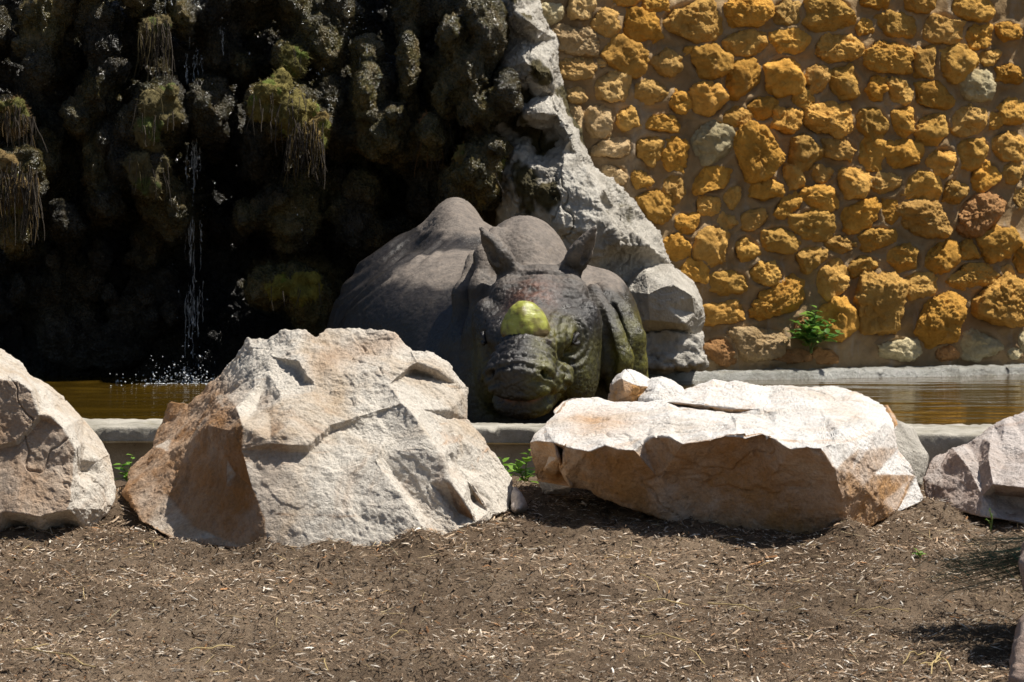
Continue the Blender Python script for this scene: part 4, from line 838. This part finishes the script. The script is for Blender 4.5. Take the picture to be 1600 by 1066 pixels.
# trunk
q = bx(815, 560, 12.25); R.ell((q[0], q[1], .16), (.50, .6, .47), .1)
R.ell((q[0]+.02, q[1], .37), (.34, .42, .33), .08)
q = bx(735, 560, 12.9); R.ell((q[0], q[1], .22), (.585, .85, .50), .1); R.ell((q[0]-.05, q[1]-.1, .42), (.40, .75, .33), .1)
q = bx(690, 560, 13.35); R.ell((q[0], q[1], .24), (.505, .55, .595), .06)
q = bx(706, 306, 13.25); R.ell((q[0]+.015, q[1], .68), (.145, .46, .275), .10)
R.ell((q[0]+.10, q[1]-.25, .60), (.22, .4, .24), .08)
# withers plate
q = bx(812, 334, 12.1); R.ell((q[0]+.015, q[1]+.05, .56), (.205, .36, .318), .07)
# neck
R.chain([bx(825, 492, 12.05), bx(845, 520, 11.85), bx(846, 530, 11.75)], [.21, .20, .19], .08)
R.ell(bx(830, 560, 11.9), (.27, .3, .28), .06)
# right shoulder and folds
R.ell(bx(945, 560, 12.1), (.155, .3, .33), .05)
R.ell(bx(895, 510, 12.15), (.20, .28, .24), .07)
R.ell(bx(715, 600, 12.3), (.24, .3, .36), .10)
R.chain([bx(928, 455, 11.80), bx(945, 500, 11.74), bx(955, 528, 11.70), bx(966, 560, 11.70), bx(966, 605, 11.72)], [.03, .04, .045, .05, .05], .05)
R.chain([bx(945, 455, 11.90), bx(966, 495, 11.84), bx(982, 530, 11.82), bx(985, 570, 11.84), bx(982, 615, 11.84)], [.035, .05, .055, .055, .05], .05)
R.chain([bx(932, 470, 11.72), bx(942, 510, 11.66), bx(952, 560, 11.64), bx(950, 610, 11.66)], [.014, .022, .028, .024], .012, sub=True)
R.chain([bx(957, 480, 11.80), bx(972, 525, 11.74), bx(976, 570, 11.74)], [.012, .015, .015], .018, sub=True)
# left folds (in the shade)
R.chain([bx(772, 362, 11.98), bx(757, 400, 11.88), bx(750, 450, 11.80), bx(744, 520, 11.76), bx(742, 620, 11.76)], [.02, .028, .03, .035, .04], .06)
R.chain([bx(735, 400, 12.02), bx(722, 460, 11.92), bx(718, 540, 11.86), bx(718, 640, 11.86)], [.012, .022, .03, .04], .07)
R.chain([bx(768, 350, 12.20), bx(752, 385, 11.99), bx(738, 430, 11.86), bx(731, 520, 11.79)], [.010, .016, .018, .018], .02, sub=True)
# head
def he(l, a, u, r, k=.03, sub=False): R.ell(hp(l, a, u), r, k, AX, sub)
he(0, .09, .0, (.160, .17, .122), .04)
he(0, .03, .075, (.115, .08, .05), .035)
for s in (1, -1):
    he(s*.115, .11, .030, (.072, .11, .085), .03)          # temple
    he(s*.105, .36, .012, (.060, .10, .058), .03)           # brow over the eye
    he(s*.150, .24, -.04, (.070, .11, .095), .03)          # cheekbone
    he(s*.190, .19, -.035, (.052, .075, .10), .022)        # bulge behind the eye
    he(s*.140, .25, -.18, (.092, .17, .165), .04)         # jowl
R.chain([hp(0, .18, -.01), hp(0, .42, -.025), hp(0, .58, -.005)], [.128, .105, .092], .045)
he(0, .465, .042, (.088, .105, .045), .03)                # horn boss
he(0, .60, -.005, (.118, .135, .090), .04)                # muzzle
he(0, .665, .012, (.098, .082, .066), .035)
he(0, .665, -.048, (.124, .088, .048), .028)              # heavy upper lip
R.chain([hp(.0, .25, -.19), hp(0, .46, -.155), hp(0, .58, -.135)], [.125, .105, .085], .04)
he(0, .625, -.138, (.112, .082, .056), .025)              # lower lip and chin
for s in (1, -1):
    he(s*.088, .655, .002, (.034, .050, .032), .025)        # nostril wing
    he(s*.108, .575, -.065, (.040, .07, .05), .022)        # lip corner
    he(s*.128, .50, -.10, (.040, .08, .05), .022)          # cheek fold
# carved details
for s in (1, -1):
    R.chain([hp(s*.088, .735, .026), hp(s*.104, .712, .012), hp(s*.112, .690, -.012)], [.010, .015, .010], .010, True)
    R.cap(hp(s*.104, .712, .012), hp(s*.070, .670, .010), .015, .010, .008, True)
    R.ell(hp(s*.168, .372, -.005), (.020, .030, .020), .012, AX, True)
    R.chain([hp(s*.165, .30, .02), hp(s*.19, .27, -.06), hp(s*.19, .31, -.13)], [.008, .010, .008], .012, True)
    R.chain([hp(s*.15, .58, -.085), hp(s*.155, .52, -.13), hp(s*.15, .50, -.18)], [.009, .012, .010], .012, True)
lip = [hp(.155, .55, -.062), hp(.142, .61, -.088), hp(.126, .68, -.093), hp(.085, .732, -.095), hp(0, .758, -.096), hp(-.085, .732, -.095), hp(-.126, .68, -.093), hp(-.142, .61, -.088)]
R.chain(lip, [.010, .010, .010, .010, .010, .010, .010, .010], .008, True)
R.chain([hp(-.070, .185, .125), hp(-.01, .215, .128), hp(.055, .200, .125)], [.010, .019, .012], .015, True)
R.chain([hp(-.10, .075, .115), hp(0, .085, .125), hp(.10, .075, .115)], [.005, .007, .005], .010, True)
R.chain([hp(.19, .10, .06), hp(.205, .14, .03), hp(.22, .135, -.05)], [.008, .012, .010], .014, True)
# ears
def ear(base, tip, wid, side):
    ax = (tip-base); L = np.linalg.norm(ax); ax /= L; front = np.array([side*.62, -.80, .05]); front -= (front@ax)*ax; front /= np.linalg.norm(front); sd = np.cross(ax, front)
    A_ = np.stack([sd, front, ax])
    R.ell(base+ax*L*.40, (wid*.5, .030, L*.50), .02, A_)
    R.cap(base+ax*L*.45, tip, wid*.36, .011, .02)
    R.cap(base-ax*.03, base+ax*L*.3, wid*.48, wid*.45, .03)
    R.ell(base+ax*L*.56+front*.036, (wid*.20, .026, L*.32), .012, A_, True)
ear(bx(796, 424, 11.74), bx(751, 357, 11.70), .088, -1); ear(bx(893, 420, 11.76), bx(929, 357, 11.70), .092, 1)
V, F = R.mesh(); V = laplace(V, F, 2, .5)
keep = (V[F][:, :, 2].max(1) > -.12); F = F[keep]
N = normals(V, F); q = (V-HP)@AX.T; l_, a_, u_ = q[:, 0], q[:, 1], q[:, 2]
head = sstep(.10, .0, np.abs(l_)-.19)*sstep(-.06, .02, a_)*sstep(.9, .8, a_)*sstep(-.42, -.30, u_)
front = sstep(12.0, 11.8, V[:, 1])
wob = .02*fbm(V, 9, 3, 150)
# snout: cross wrinkles; eye: rings; cheek: oblique creases; everywhere: low soft unevenness
sn = sstep(.44, .52, a_)*sstep(.78, .72, a_)*sstep(-.09, -.05, u_)
ang = np.sin((a_*.8-u_*.6+wob*.8)*170+2.0*fbm(V, 12, 2, 151))
ed = np.sqrt((l_-.150)**2*1.2+((a_-.365)*.8)**2+(u_+.005)**2); er = np.sin(ed*185+1.5*fbm(V, 20, 2, 152))*np.exp(-((ed-.075)/.05)**2)*sstep(0., .05, l_)
ob = np.sin((a_*.7+np.abs(l_)*.5-u_*.5+wob)*140+2*fbm(V, 9, 2, 153))*sstep(.42, .5, a_)*sstep(.72, .62, a_)*sstep(.06, .11, np.abs(l_))
top_ = np.sin((a_+wob)*130)*sstep(.20, .14, a_)*sstep(-.05, 0., a_)*sstep(0, .06, u_)
c1, c2, _ = worley(np.stack([l_*.8, a_*1.25, u_*1.25], 1)+.012*np.stack([fbm(V, 12, 2, 160+k_) for k_ in range(3)], 1), 27, 5)
c3, c4, _ = worley(V+.01*fbm(V, 20, 2, 165)[:, None], 52, 6)
crk = 1-sstep(0, .16, c2-c1); ck2 = 1-sstep(0, .22, c4-c3)
d = head*(.0036*ang*sn+.0040*er+.0034*ob+.0030*top_)+.006*fbm(V, 5, 3, 155)*(1-.5*head)-.0045*crk*head*(.10+.9*sstep(.45, .55, a_)*sstep(.11, .07, np.abs(l_)))-.0030*ck2*(.6+.4*head)-.0035*np.clip(fbm(V, 24, 3, 168, .6, kind=2), 0, 1)*(1-head)
d = d*(1-.9*np.exp(-(ed/.040)**4))+0
wv = (V[:, 0]*.62-V[:, 2]*.78+.02*fbm(V, 3, 2, 156)); fl = sstep(-.22, -.34, V[:, 0])*sstep(12.3, 12.6, V[:, 1])*sstep(.84, .76, V[:, 2])*sstep(.45, .58, V[:, 2])
d = d+.0062*np.sin(wv*190+1.2*fbm(V, 4, 2, 158))*fl
V = V+N*d[:, None]
bk = sstep(12.45, 12.7, V[:, 1]); zz = V[:, 2]+.05*fbm(V, 4, 3, 157)+.02*fbm(V, 20, 2, 159)
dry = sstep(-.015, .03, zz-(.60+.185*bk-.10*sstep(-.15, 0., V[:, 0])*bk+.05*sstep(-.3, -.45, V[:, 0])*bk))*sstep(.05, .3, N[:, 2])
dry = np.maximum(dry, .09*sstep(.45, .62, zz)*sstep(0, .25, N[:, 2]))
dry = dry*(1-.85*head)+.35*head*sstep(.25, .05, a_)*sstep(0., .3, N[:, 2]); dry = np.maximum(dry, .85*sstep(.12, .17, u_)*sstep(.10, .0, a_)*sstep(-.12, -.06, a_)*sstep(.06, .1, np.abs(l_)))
pj = 800+V[:, 0]/V[:, 1]*FPX
alg = sstep(930, 985, pj)*sstep(.62, .35, V[:, 2])*.95
alg = np.maximum(alg, head*sstep(.0, .10, l_)*sstep(.26, .40, a_)*.6); alg = np.maximum(alg, .7*np.exp(-((l_-.10)/.05)**2-((a_-.43)/.10)**2)*head); alg = np.maximum(alg, .45*head*sstep(.06, .14, np.abs(l_))*sstep(.02, -.1, u_))
pink = head*(np.exp(-(l_/.08)**2-((a_-.22)/.10)**2)*.75*sstep(0, .08, u_)+.9*np.exp(-((a_-.70)/.06)**2-((u_+.094)/.014)**2)+.5*np.exp(-((l_-.06)/.03)**2-((a_-.45)/.06)**2))
rb_ = np.array([V[:, 0].mean(), 12.5, 0.]); rhino = empty('rhinoceros', rb_, 'grey rhinoceros lying in the pool facing the viewer, with a green horn stub', 'rhinoceros')
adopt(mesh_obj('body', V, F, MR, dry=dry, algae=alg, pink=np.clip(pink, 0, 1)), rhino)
# horn: a worn rounded stub
d, Fh = ico(5)
hh = np.stack([d[:, 0]*.090*(1-.18*np.clip(d[:, 2], 0, 1)), d[:, 1]*.088*(1-.15*np.clip(d[:, 2], 0, 1)), np.where(d[:, 2] > 0, d[:, 2]*.108, d[:, 2]*.05)], 1)
hh = hh+d*(.009*fbm(d*.09, 13, 3, 160)+.0016*fbm(d*.09, 45, 3, 161, kind=1))[:, None]
ha = hu*.92+hf*-.12; ha /= np.linalg.norm(ha); hb = np.cross(ha, hl); hb /= np.linalg.norm(hb)
hw_ = hp(-.004, .462, .070)+hh[:, :1]*hl+hh[:, 1:2]*hb+hh[:, 2:]*ha
adopt(mesh_obj('horn', hw_, Fh, MH, stain=np.clip(sstep(.26, -.05, d[:, 2]+.5*fbm(d, 2.5, 3, 162))+.6*sstep(.12, .3, fbm(d, 1.6, 4, 163)), 0, 1)), rhino)
d, Fe = ico(4)
for s in (1, -1):
    adopt(mesh_obj('eye', hp(s*.150, .376, -.003)+d*.0235, Fe, ME), rhino)
    b = Bag()
    for sg in (1, -1):
        pp = [hp(s*(.174-.014*abs(t)), .379+t*.034, -.003+sg*(.0165*(1-t*t)+.001)) for t in np.linspace(-1, 1, 9)]
        Vt, Ft = tube(pp, [.004+.0055*(1-abs(t)) for t in np.linspace(-1, 1, 9)], 7); b.add(Vt, Ft)
    o = b.obj('eyelid', MR); adopt(o, rhino)
    for nm in ('dry', 'algae', 'pink'): o.data.attributes.new(nm, 'FLOAT', 'POINT')

# ------------------------------------------------------------------ mulch: chips and straw
def chips(name, n, seed, lo, hi, wlo, whi, pal, wts, ymax=10.3, lift=.009, clump=.5):
    r_ = np.random.default_rng(seed); y = r_.uniform(6.95, ymax, n*2); x = r_.uniform(-1.9, 1.9, n*2); ok = (np.abs(x) < y*.172+.12) & (r_.random(n*2) < clump*sstep(-.45, .35, fbm(np.stack([x*.8, y*1.5, x*0], 1), 2.6, 4, 170+seed))+1-clump); x = x[ok][:n]; y = y[ok][:n]; n = len(x)
    z = gz(x, y)+r_.uniform(0, lift, n); L = lo*(hi/lo)**(r_.random(n)**1.5); W = L*r_.uniform(wlo, whi, n)
    a = r_.uniform(0, 6.28, n); til = r_.normal(0, .28, n)
    t = np.stack([np.cos(a)*np.cos(til), np.sin(a)*np.cos(til), np.sin(til)], 1); s = np.stack([-np.sin(a), np.cos(a), r_.normal(0, .35, n)], 1); s /= np.linalg.norm(s, axis=1)[:, None]; up = np.cross(t, s)
    c = np.stack([x, y, z], 1); bend = r_.normal(0, .12, n)
    def p(i, j, k): return c+t*(L*i)[:, None]+s*(W*j)[:, None]+up*(W*k+L*bend*(1-4*i*i)*.5)[:, None]
    V = np.stack([p(-.5, -.35, 0), p(-.5, .3, 0), p(0, -.5, -.1), p(0, 0, .35), p(0, .5, -.1), p(.5, -.28, 0), p(.5, .36, 0)], 1).reshape(-1, 3)
    Fo = np.array([[0, 2, 3], [0, 3, 1], [1, 3, 4], [2, 5, 3], [5, 6, 3], [3, 6, 4]])
    F = (Fo[None]+np.arange(n)[:, None, None]*7).reshape(-1, 3)
    pal = np.array(pal); ci = r_.choice(len(pal), n, p=np.array(wts)/sum(wts)); cc = pal[ci]*r_.uniform(.55, 1.35, (n, 1))*(.70+.68*sstep(-.28, .22, fbm(np.stack([x, y*1.4, x*0], 1), 1.7, 4, 180)))[:, None]
    return tag(mesh_obj(name, V, F, MCHIP, smooth=False, cols=np.repeat(cc, 7, 0)), kind='stuff')
PAL = [(.06, .037, .022), (.16, .105, .064), (.28, .195, .125), (.40, .30, .205), (.50, .42, .33), (.66, .60, .51), (.28, .14, .06)]
chips('wood_chips', 84000, 1, .005, .034, .06, .24, PAL, [2.5, 4, 4, 3.5, 2.8, 1.2, .6])
chips('fine_mulch', 150000, 2, .003, .010, .10, .45, PAL, [4, 5, 4, 2, .8, .25, .5])
chips('straw_litter', 2600, 3, .02, .08, .018, .04, [(.45, .34, .17), (.55, .45, .27), (.36, .24, .10)], [3, 2, 2], lift=.010)
# single long straws
SW = [(30, 1022, 150, 1060, 1.6), (75, 1020, 45, 1028, 1.2), (295, 1020, 365, 1008, 1.3), (995, 905, 1030, 925, 1.), (1000, 945, 1075, 950, 1.4), (1105, 948, 1190, 962, 1.5), (1000, 1000, 1070, 1006, 1.3), (1410, 1040, 1445, 1025, 1.4), (1450, 1050, 1475, 1022, 1.2), (1462, 1025, 1485, 1055, 1.2), (1075, 1022, 1100, 1040, 1.), (1330, 950, 1420, 948, 1.), (610, 1000, 640, 990, 1.), (500, 1035, 512, 1050, 1.), (1440, 1048, 1480, 1036, 1.2), (1455, 1060, 1468, 1020, 1.1), (225, 850, 240, 865, 1.)]
SWL = ['long straw crossing the mulch in the bottom left corner', 'short straw at the tip of the long one in the bottom left corner', 'pale straw on open mulch right of the bottom left corner', 'slanting brown straw in front of the slab boulder', 'flat pale straw lying below the slanting brown one', 'longest pale straw in the middle of the mulch before the slab', 'pale straw low in the foreground near the centre', 'straw at the left of the loose bundle, bottom right', 'steep straw rising in the bundle, bottom right', 'downward straw in the middle of the bundle, bottom right', 'short straw low in the foreground right of the centre', "thin straw lying left of the peacock train's shadow", 'short pale straw in the foreground left of the centre', 'tiny straw standing at the bottom edge left of the centre', 'shallow lowest straw of the bundle, bottom right', 'upright straw in the bundle, bottom right', 'small straw in the shadow of the peaked boulder']
def on_ground(px, py):
    y = 8.0
    for _ in range(30):
        p = pt(px, py, y); e = p[2]-float(gz0([p[0]], [y])[0]); y += e/(.115+.14)*.8
    return pt(px, py, y)
for i, (x0, y0, x1, y1, w_) in enumerate(SW):
    a = on_ground(x0, y0); b = on_ground(x1, y1); c = (a+b)/2
    pp = []
    for t in np.linspace(0, 1, 7):
        p = a+(b-a)*t; p[2] = float(gz([p[0]], [p[1]])[0])+.009+.010*math.sin(math.pi*t); p[:2] += rng.normal(0, .0015, 2); pp.append(p-c)
    Vt, Ft = tube(pp, [.0013*w_]*7, 5); o = mesh_obj('straw', Vt, Ft, MCHIP, cols=np.tile(np.array([.50, .38, .18])*random.uniform(.8, 1.15), (len(Vt), 1))); o.location = tuple(c)
    tag(o, SWL[i], 'straw', 'straws on the mulch')

# ------------------------------------------------------------------ plants
def leaf_mesh(L, W, serr=.0, nseg=5):
    V = []; F = []
    for i in range(nseg+1):
        t = i/nseg; w_ = W*.5*math.sin(math.pi*min(1, t*.92+.04)**.8)*(1+serr*((i % 2)*2-1)); z = -.18*L*t*t
        V += [[-w_, L*t, z+.22*w_], [0, L*t, z], [w_, L*t, z+.22*w_]]
    for i in range(nseg):
        b = i*3; F += [[b, b+1, b+4, b+3], [b+1, b+2, b+5, b+4]]
    return np.array(V), np.array(F, np.int32)
def plant(name, base, stems, label, L, W, mat, seed, nl=8, serr=.12, group=None):
    r_ = np.random.default_rng(seed); root = empty(name, base, label, 'plant', group)
    Vl, Fl = leaf_mesh(L, W, serr); proto = None
    for (dx, dy, h) in stems:
        pp = [np.array([dx*t**1.4+.004*math.sin(5*t+dx*40), dy*t**1.4, h*t-.02*(t == 0)]) for t in np.linspace(0, 1, 7)]
        Vt, Ft = tube(pp, np.linspace(.0032, .0012, 7), 5); mesh_obj('stem', Vt, Ft, MSTEM, root)
        for i in range(nl):
            t = .25+.75*(i+1)/nl; k = min(5, int(t*6)); p = pp[k]+(pp[k+1]-pp[k])*(t*6-k) if k < 6 else pp[-1]
            an = i*2.4+r_.uniform(-.5, .5); sc = r_.uniform(.7, 1.15)*(1 if i < nl-2 else .65)
            if proto is None: o = mesh_obj('leaf', Vl, Fl, mat, root); proto = o.data
            else:
                o = bpy.data.objects.new('leaf', proto); COL.objects.link(o); o.parent = root
            o.location = tuple(p); o.rotation_euler = (r_.uniform(-.1, .75), r_.uniform(-.35, .35), an); o.scale = (sc,)*3
    return root
k = S(10.3)
def gnd(px, py, D): p = pt(px, py, D); p[2] = float(gz([p[0]], [p[1]])[0]); return p
plant('weed', gnd(200, 730, 10.3), [(.02, -.02, .10), (-.02, .0, .07), (.0, -.04, .04)], 'small green weed between the leftmost and the peaked boulder, before the rim', .040, .024, ML1, 1, 7)
plant('weed', gnd(795, 720, 10.2), [(-.02, -.02, .11), (-.05, 0, .10)], 'bright weed at the right shoulder of the peaked boulder, before the rim', .052, .030, ML1, 2, 7)
plant('weed', gnd(818, 735, 10.0), [(.02, -.02, .13), (-.02, -.02, .09), (.03, -.03, .06)], 'arching green weed beside the left end of the slab boulder', .055, .032, ML1, 3, 8)
p_ = np.array([*wall_xy(wall_pos(1262, 545)[0], .04), wall_pos(1262, 545)[1]])
plant('shrub', p_, [(.02, -.06, .18), (-.07, -.08, .13), (.10, -.06, .14), (0, -.13, .12), (.06, -.12, .08), (-.04, -.13, .07), (.02, -.05, .20), (-.10, -.10, .08), (.12, -.10, .08)], 'glossy green shrub growing from the foot of the ochre wall', .066, .042, ML2, 4, 9, .03)
plant('seedling', on_ground(1435, 873), [(.0, -.01, .022), (.015, -.0, .016)], 'tiny green seedling in the mulch before the slab boulder', .024, .014, ML1, 5, 4)
plant('seedling', on_ground(1548, 822), [(.0, -.01, .05), (-.01, 0, .02)], 'thin yellow green sprout in front of the rightmost boulder', .013, .007, ML1, 6, 5)

# ------------------------------------------------------------------ peacock (its train reaches into the frame)
pc = pt(1900, 1000, 8.05); pc[2] = float(gz([pc[0]], [pc[1]])[0]); pea = empty('peacock', pc, 'peacock walking off at the right edge, only its dark green train feathers in view', 'bird')
Pk = Field(np.arange(-.35, .62, .012), np.arange(-.17, .17, .012), np.arange(-.02, .95, .012))
Pk.ell((.0, 0, .36), (.26, .11, .125), .03); Pk.chain([(.18, 0, .42), (.30, 0, .56), (.33, 0, .72), (.36, 0, .80)], [.085, .052, .036, .034], .04); Pk.cap((.36, 0, .80), (.45, 0, .785), .026, .007, .015)
V, F = Pk.mesh(); V = laplace(V, F, 2)
cc = np.where((V[:, 0] > .12)[:, None], np.array([.01, .06, .20]), np.array([.03, .10, .07])); mesh_obj('body', V, F, MFEA, pea, cols=cc)
for s in (1, -1):
    pp = [(.02, s*.05, .30), (.04, s*.055, .16), (.02, s*.055, .02), (.10, s*.06, .005)]
    Vt, Ft = tube(pp, [.03, .011, .009, .006], 7); mesh_obj('leg', Vt, Ft, MFEA, pea, cols=np.tile([.16, .13, .10], (len(Vt), 1)))
r_ = np.random.default_rng(21); px0 = pt(1480, 900, 8.05)[0]-pc[0]
for i in range(46):
    L_ = r_.uniform(.55, 1.)*(-px0-.15) if i > 5 else (-px0-.15)*(1.+.02*i); yy = r_.normal(0, .07); z1 = .17+r_.normal(0, .035)
    if i < 6: z1 = .11+.016*i
    P0 = np.array([-.15, yy*.5, .37]); P1 = np.array([-.15-L_, yy*1.4, z1]); pp = [P0+(P1-P0)*t+np.array([0, 0, -.04*math.sin(math.pi*t)]) for t in np.linspace(0, 1, 24)]
    Vt, Ft = tube(pp, np.linspace(.0025, .0009, 24), 3); b = Bag(); b.add(Vt, Ft, (.16, .14, .10))
    for j in range(4, 24):
        t = j/23; bl = .045*(.55+.45*t) if j < 22 else .05
        for s in (1, -1):
            for _ in range(3):
                p = pp[j]+r_.normal(size=3)*.006; dirn = np.array([-.85, s*r_.uniform(.1, .6), r_.normal(0, .40)]); dirn /= np.linalg.norm(dirn); e = p+dirn*bl*r_.uniform(.6, 1.2); sd = np.cross(dirn, [0, .3, 1]); sd = sd/np.linalg.norm(sd)*.0016
                b.add([p-sd, p+sd, e], np.array([[0, 1, 2]]).repeat(1, 0), np.array([.012, .05, .035])*r_.uniform(.4, 1.8) if r_.random() < .75 else np.array([.015, .20, .17])) if False else None
                bV = np.array([p-sd, p+sd, e+sd*.3, e-sd*.3]); b.add(bV, np.array([[0, 1, 2, 3]]), (np.array([.014, .045, .032])*r_.uniform(.4, 1.8)) if r_.random() < .82 else np.array([.015, .20, .17]))
    b.obj('train_feather', MFEA, pea, smooth=False)
